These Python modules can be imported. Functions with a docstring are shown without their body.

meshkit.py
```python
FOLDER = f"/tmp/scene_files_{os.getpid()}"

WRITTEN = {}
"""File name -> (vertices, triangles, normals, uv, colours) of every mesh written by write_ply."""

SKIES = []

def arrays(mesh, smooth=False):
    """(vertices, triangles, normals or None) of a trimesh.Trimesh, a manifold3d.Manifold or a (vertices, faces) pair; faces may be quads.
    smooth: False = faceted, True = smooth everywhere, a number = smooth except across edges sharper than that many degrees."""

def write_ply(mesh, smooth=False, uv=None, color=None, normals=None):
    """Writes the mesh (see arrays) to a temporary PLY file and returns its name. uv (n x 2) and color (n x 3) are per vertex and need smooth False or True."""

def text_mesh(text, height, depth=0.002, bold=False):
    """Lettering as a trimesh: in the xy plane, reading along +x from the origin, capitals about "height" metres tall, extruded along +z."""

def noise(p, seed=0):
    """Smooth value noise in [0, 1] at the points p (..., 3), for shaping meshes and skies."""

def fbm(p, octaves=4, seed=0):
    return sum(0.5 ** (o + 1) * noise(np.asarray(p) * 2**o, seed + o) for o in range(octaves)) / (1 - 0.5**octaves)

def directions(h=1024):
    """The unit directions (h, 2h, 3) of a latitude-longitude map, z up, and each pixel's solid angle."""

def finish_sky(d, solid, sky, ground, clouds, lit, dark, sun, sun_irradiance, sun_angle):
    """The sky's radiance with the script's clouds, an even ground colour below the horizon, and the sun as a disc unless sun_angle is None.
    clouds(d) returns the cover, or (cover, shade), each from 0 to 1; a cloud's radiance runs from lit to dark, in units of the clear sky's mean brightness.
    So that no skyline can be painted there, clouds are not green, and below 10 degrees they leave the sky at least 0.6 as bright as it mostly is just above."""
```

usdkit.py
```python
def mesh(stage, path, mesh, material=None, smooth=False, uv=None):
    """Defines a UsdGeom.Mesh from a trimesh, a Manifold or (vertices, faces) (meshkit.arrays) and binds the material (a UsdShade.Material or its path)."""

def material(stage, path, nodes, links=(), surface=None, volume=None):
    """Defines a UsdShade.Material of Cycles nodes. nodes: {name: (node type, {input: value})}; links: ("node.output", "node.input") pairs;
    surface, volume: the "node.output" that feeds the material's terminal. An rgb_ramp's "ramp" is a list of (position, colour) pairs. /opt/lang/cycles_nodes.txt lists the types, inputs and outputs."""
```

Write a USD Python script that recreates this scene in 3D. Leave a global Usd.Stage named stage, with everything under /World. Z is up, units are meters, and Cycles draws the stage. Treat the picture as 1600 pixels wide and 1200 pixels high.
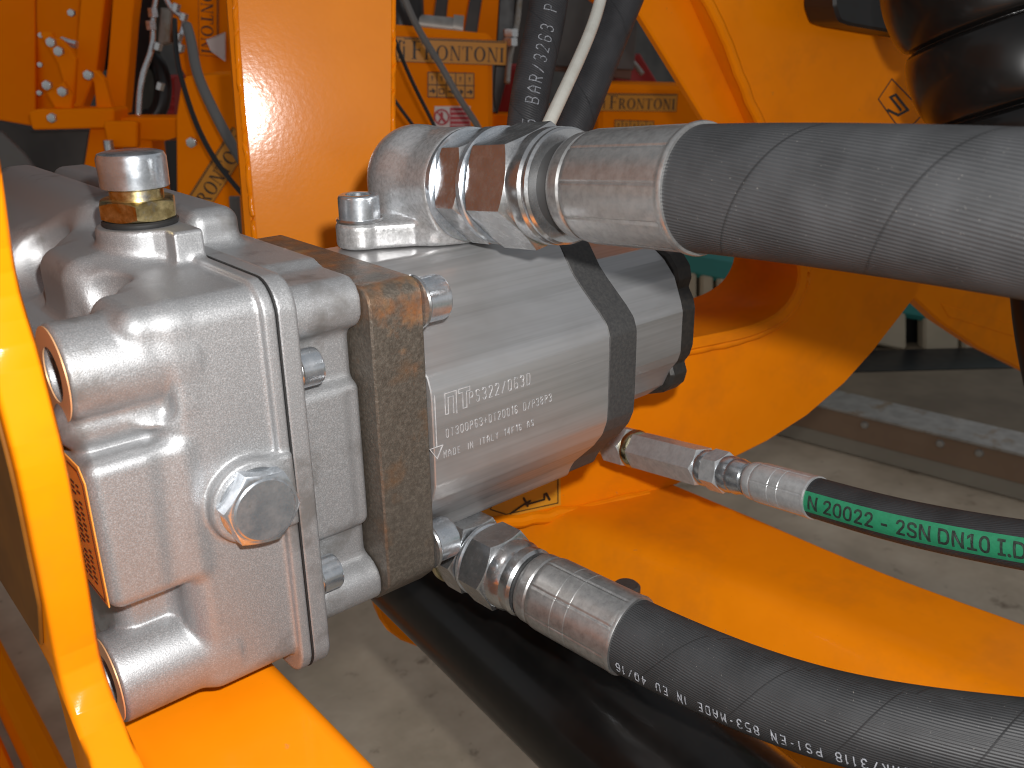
import math, numpy as np, trimesh, usdkit, meshkit
import manifold3d as m3
import shapely
from shapely.geometry import Polygon, LineString, Point, box as sbox
from shapely.ops import unary_union
from pxr import Usd, UsdGeom, UsdLux, UsdShade, Gf, Sdf

stage = Usd.Stage.CreateInMemory()
UsdGeom.SetStageUpAxis(stage, 'Z'); UsdGeom.SetStageMetersPerUnit(stage, 1.0)
UsdGeom.Xform.Define(stage, '/World'); UsdGeom.Scope.Define(stage, '/World/Looks')

# ------------------------------------------------------------------ camera
# x runs along the pump, y away from the photographer, z up; the lens is 0.8 m above the floor
F = 1450.0
VX = np.array([1810., -582., F]); _ny = (VX[0] * 50 + F * F) / 582.
ZD = np.array([50., _ny, F])
AX = VX / np.linalg.norm(VX); AZ = -ZD / np.linalg.norm(ZD); AY = np.cross(AZ, AX)
R = np.stack([AX, AY, AZ]); C = np.array([0, 0, .8])
def ray(u, v): return R @ np.array([(u - 800) / F, (v - 600) / F, 1.0])
def at(u, v, **k):
    r = ray(u, v)
    if 'd' in k: return C + r * k['d']
    i = 'xyz'.index(list(k)[0]); return C + r * ((list(k.values())[0] - C[i]) / r[i])
def on(u, v, P, n): r = ray(u, v); return C + r * (np.dot(np.asarray(P) - C, n) / np.dot(r, n))
EX, EY, EZ = R @ [1, 0, 0], R @ [0, -1, 0], R @ [0, 0, -1]
cam = UsdGeom.Camera.Define(stage, '/World/camera')
M = np.eye(4); M[:3, 0], M[:3, 1], M[:3, 2], M[:3, 3] = EX, EY, EZ, C
cam.AddTransformOp().Set(Gf.Matrix4d(*M.T.ravel().tolist()))
cam.CreateHorizontalApertureAttr(36.0); cam.CreateVerticalApertureAttr(27.0)
cam.CreateFocalLengthAttr(36.0 * F / 1600)
cam.CreateFStopAttr(24.0); cam.CreateFocusDistanceAttr(0.36)
cam.CreateClippingRangeAttr(Gf.Vec2f(0.01, 100))
cam.CreateExposureAttr(0.0)

# ------------------------------------------------------------------ light: the hall's dim daylight and the camera's flash
dome = UsdLux.DomeLight.Define(stage, '/World/hall_light')
dm = usdkit.material(stage, '/World/Looks/hall_air', {
    'g': ('texture_coordinate', {}), 's': ('separate_xyz', {}), 'm': ('map_range', {'from_min': -1.0, 'from_max': 1.0, 'to_min': 0.0, 'to_max': 1.0}),
    'r': ('rgb_ramp', {'ramp': [(0, (.17, .165, .155)), (.5, (.365, .365, .365)), (.7, (.29, .295, .305)), (1, (.19, .20, .215))]}),
    'b': ('background_shader', {'strength': 1.0})},
    [('g.generated', 's.vector'), ('s.z', 'm.value'), ('m.result', 'r.fac'), ('r.color', 'b.color')], surface='b.background')
UsdShade.MaterialBindingAPI.Apply(dome.GetPrim()).Bind(dm)
flash = UsdLux.DiskLight.Define(stage, '/World/camera_flash')
fp = C + EX * .019 + EY * .032 + EZ * .003
M2 = M.copy(); M2[:3, 3] = fp
flash.AddTransformOp().Set(Gf.Matrix4d(*M2.T.ravel().tolist()))
flash.CreateRadiusAttr(.006); flash.CreateNormalizeAttr(True); flash.CreateIntensityAttr(1.0)
flash.CreateColorAttr(Gf.Vec3f(1.0, .985, .965))
FLASH = 0.76
flash.GetIntensityAttr().Set(FLASH)

# ------------------------------------------------------------------ helpers
rng = np.random.default_rng(7)
nm = lambda a: np.asarray(a, float) / np.linalg.norm(a)
used = {}
def numbered(path):
    n = used.get(path, 0); used[path] = n + 1
    return path if n == 0 else f'{path}_{n:03d}'
BASE = {}
def thing(name, label, cat, base=(0, 0, 0), group=None, kind=None):
    p = numbered('/World/' + name); x = UsdGeom.Xform.Define(stage, p)
    x.AddTranslateOp().Set(Gf.Vec3d(*map(float, base))); BASE[p] = np.asarray(base, float)
    d = x.GetPrim()
    for k, t in (('label', label), ('category', cat), ('group', group), ('kind', kind)):
        if t: d.SetCustomDataByKey(k, t)
    return p
def part(parent, name, mesh, mat, smooth=32, uv=None, label=None):
    p = numbered(f'{parent}/{name}')
    root = '/'.join(parent.split('/')[:3]); b = BASE[root]
    v, f, n = meshkit.arrays(mesh, False)
    m = trimesh.Trimesh(v - b, f, process=False)
    if uv is not None or smooth is True:
        g = usdkit.mesh(stage, p, m, MT[mat], True, uv)
    else:
        m.merge_vertices(digits_vertex=7)
        g = usdkit.mesh(stage, p, m, MT[mat], smooth)
    if label: g.GetPrim().SetCustomDataByKey('label', label)
    return p
def single(name, mesh, mat, label=None, cat=None, kind=None, smooth=32, group=None):
    p = numbered('/World/' + name)
    g = usdkit.mesh(stage, p, mesh, MT[mat], smooth)
    for k, t in (('label', label), ('category', cat), ('group', group), ('kind', kind)):
        if t: g.GetPrim().SetCustomDataByKey(k, t)
    return p
def cat(*ms):
    out = []
    for m in ms:
        if m is None: continue
        if isinstance(m, (list, tuple)) and not (len(m) == 2 and isinstance(m[0], np.ndarray)): out += [cat(*m)]
        else:
            v, f, _ = meshkit.arrays(m, False); out.append(trimesh.Trimesh(v, f, process=False))
    return trimesh.util.concatenate(out)
def frame(o, ex, ey):
    ex = nm(ex); ez = nm(np.cross(ex, ey)); ey = np.cross(ez, ex)
    T = np.eye(4); T[:3, 0], T[:3, 1], T[:3, 2], T[:3, 3] = ex, ey, ez, o
    return T
def axis_frame(o, d, ref=(0, 0, 1)):      # z along d, x as near ref as it goes
    d = nm(d); ref = np.asarray(ref, float)
    if abs(np.dot(d, nm(ref))) > .98: ref = np.array([1., 0, 0])
    x = nm(ref - d * np.dot(ref, d)); T = np.eye(4)
    T[:3, 0], T[:3, 1], T[:3, 2], T[:3, 3] = x, np.cross(d, x), d, o
    return T
def tf(m, T):
    v, f, _ = meshkit.arrays(m, False); m = trimesh.Trimesh(v, f, process=False); m.apply_transform(T); return m
def lathe(prof, n=64, mod=None):          # prof: (r, z) pairs, closed solid about z
    p = np.array(prof, float); a = np.arange(n) * 2 * np.pi / n
    k = np.ones((n, len(p))) if mod is None else np.stack([mod(a, i) for i in range(len(p))], 1)
    v = np.stack([np.cos(a)[:, None] * p[:, 0] * k, np.sin(a)[:, None] * p[:, 0] * k, np.broadcast_to(p[:, 1], (n, len(p)))], -1)
    idx = np.arange(n * len(p)).reshape(n, len(p)); q = np.roll(idx, -1, 0)
    A, B, D, E_ = idx[:, :-1], q[:, :-1], q[:, 1:], idx[:, 1:]
    f = np.concatenate([np.stack([A, B, D], -1).reshape(-1, 3), np.stack([A, D, E_], -1).reshape(-1, 3)])
    m = trimesh.Trimesh(v.reshape(-1, 3), f, process=False)
    m.merge_vertices(digits_vertex=8); m.update_faces(m.nondegenerate_faces()); return m
def lathe_at(prof, o, d, n=64, ref=(0, 0, 1), mod=None): return tf(lathe(prof, n, mod), axis_frame(o, d, ref))
def mani(m):
    v, f, _ = meshkit.arrays(m, False); t = trimesh.Trimesh(v, f, process=True)
    return m3.Manifold(m3.Mesh(np.asarray(t.vertices, np.float32), np.asarray(t.faces, np.uint32)))
def hexnut(af, h, ch=.16, top=True, bottom=True, rot=0, hole=0):
    R0 = af / math.sqrt(3); c = m3.CrossSection([[(R0 * math.cos(rot + i * math.pi / 3), R0 * math.sin(rot + i * math.pi / 3)) for i in range(6)]])
    a = m3.Manifold.extrude(c, h); e = (R0 - af * .48) * .62; q = af * .485
    pr = [(0, 0), (q, 0) if bottom else (R0 * 1.01, 0)] + ([(R0 * 1.01, e)] if bottom else []) + ([(R0 * 1.01, h - e), (q, h)] if top else [(R0 * 1.01, h)]) + [(0, h)]
    cs = m3.CrossSection([pr]); b = m3.Manifold.revolve(cs, 96)
    r = a ^ b
    if hole: r = r - m3.Manifold.cylinder(h * 3, hole, hole, 48).translate([0, 0, -h])
    return r
def ring_pts(poly, r=0, res=4):
    g = Polygon(poly)
    if r: g = g.buffer(-r, quad_segs=res).buffer(2 * r, quad_segs=res).buffer(-r, quad_segs=res)
    return g
def slab(poly, T, t, bev=.001, holes=(), r=0, res=4):
    """a plate: outline poly in the frame's xy plane, front at z=0, going back to z=-t, all edges chamfered"""
    g = poly if hasattr(poly, 'exterior') else ring_pts(poly, r, res)
    for h in holes: g = g.difference(h if hasattr(h, 'exterior') else Polygon(h))
    g = shapely.geometry.polygon.orient(g.simplify(1e-5))
    def inset(c, b):
        c = np.asarray(c)[:-1]; d0 = c - np.roll(c, 1, 0); d1 = np.roll(c, -1, 0) - c
        n0 = np.stack([-d0[:, 1], d0[:, 0]], 1); n1 = np.stack([-d1[:, 1], d1[:, 0]], 1)
        n0 /= np.linalg.norm(n0, axis=1, keepdims=True) + 1e-12; n1 /= np.linalg.norm(n1, axis=1, keepdims=True) + 1e-12
        s = n0 + n1; return c + s * (b / np.maximum(1 + (n0 * n1).sum(1), .25))[:, None]
    rings = [g.exterior.coords] + [i.coords for i in g.interiors]
    ins = [inset(c, bev) for c in rings]
    cap = Polygon(ins[0], [i for i in ins[1:]])
    v2, f2 = trimesh.creation.triangulate_polygon(cap, engine='earcut')
    V, Fc, n = [], [], 0
    top = np.c_[v2, np.zeros(len(v2))]; bot = np.c_[v2, np.full(len(v2), -t)]
    f2 = np.asarray(f2)
    a = v2[f2]; sgn = np.cross(a[:, 1] - a[:, 0], a[:, 2] - a[:, 0]); f2 = np.where((sgn > 0)[:, None], f2, f2[:, ::-1])
    V += [top, bot]; Fc += [f2, f2[:, ::-1] + len(top)]; n = 2 * len(top)
    for c, i in zip(rings, ins):
        c = np.asarray(c)[:-1]; k = len(c)
        lv = [np.c_[i, np.zeros(k)], np.c_[c, np.full(k, -bev)], np.c_[c, np.full(k, -t + bev)], np.c_[i, np.full(k, -t)]]
        for a_, b_ in zip(lv, lv[1:]):
            V += [a_, b_]; j = np.arange(k); j2 = (j + 1) % k
            Fc += [np.stack([j, j + k, j2 + k], 1) + n, np.stack([j, j2 + k, j2], 1) + n]; n += 2 * k
    m = trimesh.Trimesh(np.vstack(V), np.vstack(Fc), process=False); m.merge_vertices(digits_vertex=7)
    return tf(m, T)
def plane_frame(P, n, up=(0, 0, 1)):
    n = nm(n); x = nm(np.cross(up, n)); y = np.cross(n, x)
    T = np.eye(4); T[:3, 0], T[:3, 1], T[:3, 2], T[:3, 3] = x, y, n, P
    return T
def px2(T, pts):                          # pixels -> xy on the plane
    Ti = np.linalg.inv(T); o = []
    for p in pts: q = on(p[0], p[1], T[:3, 3], T[:3, 2]); o.append((Ti @ [*q, 1])[:2])
    return [tuple(map(float, a)) for a in o]
def box(lo, hi, bev=.001):
    lo, hi = np.minimum(lo, hi), np.maximum(lo, hi); T = np.eye(4); T[2, 3] = hi[2]
    return slab([(lo[0], lo[1]), (hi[0], lo[1]), (hi[0], hi[1]), (lo[0], hi[1])], T, hi[2] - lo[2], bev)
def spline(pts, n):
    from scipy.interpolate import CubicSpline
    p = np.asarray(pts, float); t = np.r_[0, np.cumsum(np.linalg.norm(np.diff(p, axis=0), axis=1))]
    return CubicSpline(t, p, bc_type='natural')(np.linspace(0, t[-1], n))
def sweep_frames(p, ref):
    p = np.asarray(p, float); t = np.gradient(p, axis=0); t /= np.linalg.norm(t, axis=1, keepdims=True)
    ref = np.broadcast_to(np.asarray(ref, float), p.shape)
    up = ref - t * (ref * t).sum(1, keepdims=True); up /= np.linalg.norm(up, axis=1, keepdims=True)
    return t, up, np.cross(t, up)
def tube(p, r, sides=32, ref=(0, 0, 1), rfun=None, cap=True):
    """returns mesh and st = (distance along, arc round)"""
    p = np.asarray(p, float); t, up, sd = sweep_frames(p, ref); n = len(p)
    a = np.linspace(0, 2 * np.pi, sides + 1); s = np.r_[0, np.cumsum(np.linalg.norm(np.diff(p, axis=0), axis=1))]
    rr = np.broadcast_to(np.asarray(r, float), (n,))[:, None] * np.ones(sides + 1)
    if rfun is not None: rr = rfun(s[:, None], a[None, :])
    v = p[:, None] + rr[..., None] * (np.cos(a)[None, :, None] * up[:, None] + np.sin(a)[None, :, None] * sd[:, None])
    uv = np.stack([np.broadcast_to(s[:, None], (n, sides + 1)), np.broadcast_to(a[None] * np.mean(r), (n, sides + 1))], -1)
    k = sides + 1; i, j = np.meshgrid(np.arange(n - 1), np.arange(sides), indexing='ij'); A = (i * k + j).ravel(); B = A + 1; D = A + k; E_ = D + 1
    f = np.concatenate([np.stack([A, B, E_], 1), np.stack([A, E_, D], 1)])
    v = v.reshape(-1, 3); uv = uv.reshape(-1, 2)
    if cap:
        b = len(v); v = np.vstack([v, p[0], p[-1]]); uv = np.vstack([uv, [0, 0], [s[-1], 0]]); j = np.arange(sides); e = (n - 1) * k
        f = np.vstack([f, np.stack([np.full(sides, b), j + 1, j], 1), np.stack([np.full(sides, b + 1), e + j, e + j + 1], 1)])
    return trimesh.Trimesh(v, f[:, ::-1], process=False) if False else trimesh.Trimesh(v, f, process=False), uv
def wrap(mesh, p, r, s0, a0, ref=(0, 0, 1), flip=False, out=.0002):
    """lays a flat mesh (x along the hose, y round it) on a tube"""
    p = np.asarray(p, float); t, up, sd = sweep_frames(p, ref); s = np.r_[0, np.cumsum(np.linalg.norm(np.diff(p, axis=0), axis=1))]
    v = np.array(mesh.vertices)
    q = s0 + (-v[:, 0] if flip else v[:, 0]); a = a0 + (v[:, 1] if flip else -v[:, 1]) / r; rr = r + out + v[:, 2]
    I = lambda arr: np.stack([np.interp(q, s, arr[:, k]) for k in range(3)], 1)
    P, U, S = I(p), I(up), I(sd)
    return trimesh.Trimesh(P + rr[:, None] * (np.cos(a)[:, None] * U + np.sin(a)[:, None] * S), mesh.faces, process=False)
# ---- signed-distance castings, meshed by surface nets
def smin(a, b, k): h = np.clip(.5 + .5 * (b - a) / k, 0, 1); return b + (a - b) * h - k * h * (1 - h)
def smax(a, b, k): return -smin(-a, -b, k)
def sd_box(P, lo, hi, r=.003):
    lo, hi = np.asarray(lo), np.asarray(hi); c, h = (lo + hi) / 2, (hi - lo) / 2 - r
    q = [np.abs(P[i] - c[i]) - h[i] for i in range(3)]
    o = np.sqrt(sum(np.maximum(a, 0) ** 2 for a in q)); return o + np.minimum(np.maximum(np.maximum(q[0], q[1]), q[2]), 0) - r
def sd_cyl(P, ax, c, R0, lo, hi, r=.001):
    o = [i for i in range(3) if i != ax]; d = np.sqrt((P[o[0]] - c[0]) ** 2 + (P[o[1]] - c[1]) ** 2) - R0 + r
    h = np.abs(P[ax] - (lo + hi) / 2) - (hi - lo) / 2 + r
    return np.minimum(np.maximum(d, h), 0) + np.sqrt(np.maximum(d, 0) ** 2 + np.maximum(h, 0) ** 2) - r
def sd_cap(P, a, b, r0, r1=None):
    a, b = np.asarray(a, float), np.asarray(b, float); ba = b - a; r1 = r0 if r1 is None else r1
    h = np.clip(((P[0] - a[0]) * ba[0] + (P[1] - a[1]) * ba[1] + (P[2] - a[2]) * ba[2]) / ba.dot(ba), 0, 1)
    return np.sqrt(sum((P[i] - a[i] - ba[i] * h) ** 2 for i in range(3))) - (r0 + (r1 - r0) * h)
def nets(fn, lo, hi, h):
    ax = [np.arange(l, u + h, h, dtype=np.float32) for l, u in zip(lo, hi)]
    P = (ax[0][:, None, None], ax[1][None, :, None], ax[2][None, None, :])
    d = np.ascontiguousarray(np.broadcast_to(fn(P), tuple(map(len, ax)))).astype(np.float32)
    for s in ((0,), (-1,)):
        d[s] = np.maximum(d[s], h * .5); d[:, s[0]] = np.maximum(d[:, s[0]], h * .5); d[:, :, s[0]] = np.maximum(d[:, :, s[0]], h * .5)
    I = d < 0; n = np.array(d.shape) - 1
    cnt = np.zeros(n, np.int8); pos = [np.zeros(n, np.float32) for _ in range(3)]
    sl = lambda o: tuple(slice(k, m + k) for k, m in zip(o, n))
    for k in range(3):
        o1, o2 = [i for i in range(3) if i != k]
        for b1 in (0, 1):
            for b2 in (0, 1):
                a = [0, 0, 0]; a[o1], a[o2] = b1, b2; b = list(a); b[k] = 1
                da, db = d[sl(a)], d[sl(b)]; c = I[sl(a)] != I[sl(b)]
                t = np.where(c, da / np.where(c, da - db, 1), 0)
                cnt += c; pos[k] += t; pos[o1] += b1 * c; pos[o2] += b2 * c
    act = cnt > 0; idx = np.full(n, -1, np.int64); idx[act] = np.arange(act.sum())
    w = np.argwhere(act); v = (w + np.stack([q[act] / cnt[act] for q in pos], 1)) * h + np.array([a[0] for a in ax])
    Fs = []
    for k in range(3):
        o1, o2 = (k + 1) % 3, (k + 2) % 3
        a = [slice(1, -1)] * 3; a[k] = slice(0, -1); b = list(a); b[k] = slice(1, None)
        A, B = I[tuple(a)], I[tuple(b)]; c = np.argwhere(A != B)
        if not len(c): continue
        fw = A[tuple(c.T)]; base = c + 1; base[:, k] = c[:, k]
        e1 = np.eye(3, dtype=int)[o1]; e2 = np.eye(3, dtype=int)[o2]
        g = lambda q: idx[tuple(q.T)]
        q = np.stack([g(base - e1 - e2), g(base - e2), g(base), g(base - e1)], 1)
        q = np.where(fw[:, None], q, q[:, ::-1]); Fs += [q[:, [0, 1, 2]], q[:, [0, 2, 3]]]
    return trimesh.Trimesh(v, np.vstack(Fs), process=False)
# ---- lettering
ST = {'A': '0,0 0,4 2,6 4,4 4,0|0,2.5 4,2.5', 'B': '0,0 0,6 3,6 4,5 3,3 0,3|3,3 4,2 4,1 3,0 0,0', 'D': '0,0 0,6 3,6 4,5 4,1 3,0 0,0', 'E': '4,0 0,0 0,6 4,6|0,3 3,3',
      'F': '0,0 0,6 4,6|0,3 3,3', 'I': '2,0 2,6', 'L': '0,6 0,0 4,0', 'M': '0,0 0,6 2,3 4,6 4,0', 'N': '0,0 0,6 4,0 4,6', 'O': '0,1 0,5 1,6 3,6 4,5 4,1 3,0 1,0 0,1',
      'P': '0,0 0,6 3,6 4,5 4,4 3,3 0,3', 'Q': '0,1 0,5 1,6 3,6 4,5 4,1 3,0 1,0 0,1|2.5,1.5 4,0', 'R': '0,0 0,6 3,6 4,5 4,4 3,3 0,3|2,3 4,0', 'S': '0,1 1,0 3,0 4,1 4,2 3,3 1,3 0,4 0,5 1,6 3,6 4,5',
      'T': '2,0 2,6|0,6 4,6', 'U': '0,6 0,1 1,0 3,0 4,1 4,6', 'Y': '2,0 2,3 0,6|2,3 4,6', '0': '0,1 0,5 1,6 3,6 4,5 4,1 3,0 1,0 0,1', '1': '1,5 2,6 2,0', '2': '0,5 1,6 3,6 4,5 4,4 0,0 4,0',
      '3': '0,5 1,6 3,6 4,5 4,4 3,3 1.5,3|3,3 4,2 4,1 3,0 1,0 0,1', '4': '3,0 3,6 0,2 4,2', '5': '4,6 0,6 0,3.5 3,3.5 4,2.5 4,1 3,0 0,0', '6': '4,5 3,6 1,6 0,5 0,1 1,0 3,0 4,1 4,2 3,3 0,3',
      '8': '1,3 0,4 0,5 1,6 3,6 4,5 4,4 3,3 1,3 0,2 0,1 1,0 3,0 4,1 4,2 3,3', '/': '0,0 4,6', '-': '1,3 3,3', '+': '2,1 2,5|0,3 4,3', '7': '0,6 4,6 1,0'}
def strokes(text, h, w=.09, wid=.55, adv=.82, depth=.0001, dots=False):
    gs, x = [], 0.0; s = h / 6
    for ch in text:
        if ch in ST:
            for pl in ST[ch].split('|'):
                q = [tuple(map(float, c.split(','))) for c in pl.split()]
                q = [(x + a * s * wid * 1.5 * .75, b * s) for a, b in q]
                L = LineString(q)
                if dots: gs += [L.interpolate(t).buffer(w * h, quad_segs=2) for t in np.arange(0, L.length + 1e-9, h * .13)]
                else: gs.append(L.buffer(w * h / 2, quad_segs=2, cap_style='flat', join_style='mitre'))
        x += h * adv * (.75 if ch in 'I1' else 1)
    return poly_mesh(unary_union(gs), depth)
def poly_mesh(g, depth, seg=None):
    if seg: g = g.segmentize(seg)
    return trimesh.util.concatenate([trimesh.creation.extrude_polygon(q, depth, engine='earcut') for q in getattr(g, 'geoms', [g]) if not q.is_empty and q.area > 1e-12])
def serif(ch, h):                          # a book face for the maker's plates
    b = lambda x0, y0, x1, y1: sbox(x0, y0, x1, y1)
    st = lambda x: unary_union([b(x, 0, x + .15, 1), b(x - .08, 0, x + .23, .05), b(x - .08, .95, x + .23, 1)])
    el = lambda cx, cy, rx, ry: shapely.affinity.scale(Point(cx, cy).buffer(1, quad_segs=10), rx, ry)
    if ch == 'I': g, w = st(.08), .31
    elif ch == 'F': g, w = unary_union([st(.08), b(.2, .95, .62, 1), b(.57, .78, .62, 1), b(.2, .5, .48, .55), b(.44, .42, .48, .63)]), .68
    elif ch == 'T': g, w = unary_union([st(.27), b(0, .95, .7, 1), b(0, .77, .05, 1), b(.65, .77, .7, 1)]), .76
    elif ch == 'N': g, w = unary_union([b(.08, 0, .13, 1), b(0, 0, .21, .05), b(0, .95, .2, 1), b(.65, 0, .7, 1), b(.57, .95, .78, 1), Polygon([(.05, 1), (.22, 1), (.7, 0), (.6, 0)])]), .84
    elif ch == 'O': g, w = el(.45, .5, .42, .52).difference(el(.45, .5, .26, .46)), .95
    else: g, w = unary_union([st(.08), el(.3, .74, .3, .26).difference(el(.28, .74, .17, .2)).intersection(b(.2, .4, 1, 1.1)), b(.2, .95, .32, 1), b(.2, .48, .32, .53), Polygon([(.3, .5), (.44, .5), (.74, 0), (.56, 0)])]), .78
    return shapely.affinity.scale(g, h, h, origin=(0, 0)), w * h
def maker_word(h):
    gs, x = [], 0
    for i, c in enumerate('FRONTONI'):
        g, w = serif(c, h * (1.25 if i == 0 else 1)); gs.append(shapely.affinity.translate(g, x, 0)); x += w + .07 * h
    return unary_union(gs), x
def maker_plate(h):                        # border, mark and word; width, height
    g, w = maker_word(h); mk = unary_union([sbox(-.62 * h, 0, -.5 * h, .85 * h), sbox(-.62 * h, 1.0 * h, -.5 * h, 1.2 * h), sbox(-.95 * h, .45 * h, -.82 * h, 1.25 * h), sbox(-.95 * h, 1.15 * h, -.7 * h, 1.25 * h), sbox(-.95 * h, 0, -.82 * h, .2 * h)])
    o = sbox(-1.15 * h, -.22 * h, w + .15 * h, 1.5 * h); bd = o.difference(o.buffer(-.035 * h))
    top = sbox(-.55 * h, 1.34 * h, w + .02 * h, 1.41 * h)
    return unary_union([g, mk, bd, top]), o
MT = {}
# ------------------------------------------------------------------ materials
def mat(name, cols, rough=.5, metal=0., scale=200., bump=0., bscale=None, bdist=.0004, coat=0., rvar=0., stretch=None, detail=4, extra=None, spec=.5, coatr=.08, emit=None, pos=(.35, .65), aniso=0):
    """cols: one colour or colours spread over a noise; rvar: roughness change with the same noise; extra: list of (noise scale, (lo, hi), colour, stretch) stains laid over"""
    N = {'geo': ('geometry', {}), 'p': ('principled_bsdf', {'roughness': rough, 'metallic': metal, 'coat_weight': coat, 'coat_roughness': coatr, 'specular_ior_level': spec, 'anisotropic': aniso})}
    L = []
    if np.ndim(cols[0]) == 0: cols = [cols]
    src = 'geo.position'
    if stretch: N['map'] = ('mapping', {'scale': stretch}); L.append(('geo.position', 'map.vector')); src = 'map.vector'
    if len(cols) > 1 or rvar:
        N['n'] = ('noise_texture', {'scale': scale, 'detail': detail, 'roughness': .6}); L.append((src, 'n.vector'))
    last = None
    if len(cols) > 1:
        N['r'] = ('rgb_ramp', {'ramp': [(pos[0] + (pos[1] - pos[0]) * i / (len(cols) - 1), c) for i, c in enumerate(cols)]}); L.append(('n.fac', 'r.fac')); last = 'r.color'
    else: N['p'][1]['base_color'] = cols[0]
    for i, (sc, (lo, hi), c, stx) in enumerate(extra or []):
        N[f'xn{i}'] = ('noise_texture', {'scale': sc, 'detail': 5, 'roughness': .65}); s2 = 'geo.position'
        if stx: N[f'xm{i}'] = ('mapping', {'scale': stx}); L.append(('geo.position', f'xm{i}.vector')); s2 = f'xm{i}.vector'
        L.append((s2, f'xn{i}.vector'))
        N[f'xr{i}'] = ('map_range', {'from_min': lo, 'from_max': hi, 'clamp': True}); L.append((f'xn{i}.fac', f'xr{i}.value'))
        N[f'xc{i}'] = ('mix_color', {'b': c}); L.append((f'xr{i}.result', f'xc{i}.fac'))
        if last: L.append((last, f'xc{i}.a'))
        else: N[f'xc{i}'][1]['a'] = cols[0]
        last = f'xc{i}.result'
    if last: L.append((last, 'p.base_color'))
    if rvar:
        N['rr'] = ('map_range', {'from_min': .3, 'from_max': .7, 'to_min': max(rough - rvar, .02), 'to_max': rough + rvar, 'clamp': True}); L += [('n.fac', 'rr.value'), ('rr.result', 'p.roughness')]
    if bump:
        N['bn'] = ('noise_texture', {'scale': bscale or scale, 'detail': 3, 'roughness': .6}); N['b'] = ('bump', {'strength': bump, 'distance': bdist})
        L += [(src if stretch else 'geo.position', 'bn.vector'), ('bn.fac', 'b.height'), ('b.normal', 'p.normal')]
        if coat: L.append(('b.normal', 'p.coat_normal'))
    if emit: N['p'][1].update(emission_color=emit[0], emission_strength=emit[1])
    MT[name] = usdkit.material(stage, f'/World/Looks/{name}', N, L, surface='p.BSDF')
OR = (.82, .222, .002)
mat('orange_paint', [OR, (.86, .238, .003)], .5, 0, 30, .05, 420, .0006, coat=.10, coatr=.12, spec=.03, extra=[(16, (.50, .78), (.66, .185, .008), None), (150, (.69, .76), (.55, .20, .035), None), (1500, (.70, .76), (.25, .07, .01), None)])
mat('post_paint', [(.80, .235, .003), (.84, .25, .004)], .5, 0, 30, .07, 300, .0008, coat=1., coatr=.13, spec=.1)
mat('orange_far', [(.86, .205, .001), (.90, .22, .002)], .5, 0, 10, spec=.02)
mat('cast_aluminium', [(.275, .278, .283), (.31, .314, .32), (.43, .435, .445)], .46, .62, 2600, .22, 2200, .0004, rvar=.1, pos=(.3, .72), detail=2,
    extra=[(26, (.56, .66), (.21, .205, .20), None), (900, (.76, .82), (.2, .17, .14), None)])
mat('machined_ring', [(.72, .40, .20)], .4, .4)
mat('drawn_aluminium', [(.385, .385, .385), (.415, .415, .42), (.445, .445, .45)], .36, .72, 260, .05, 900, .0002, rvar=.05, stretch=(.02, 1, 1), extra=[(16, (.45, .70), (.345, .335, .33), (.6, 1, 1)), (45, (.58, .80), (.345, .34, .335), (.3, 1, 1)), (1400, (.70, .80), (.60, .60, .60), (.012, 1, 1))])
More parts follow.
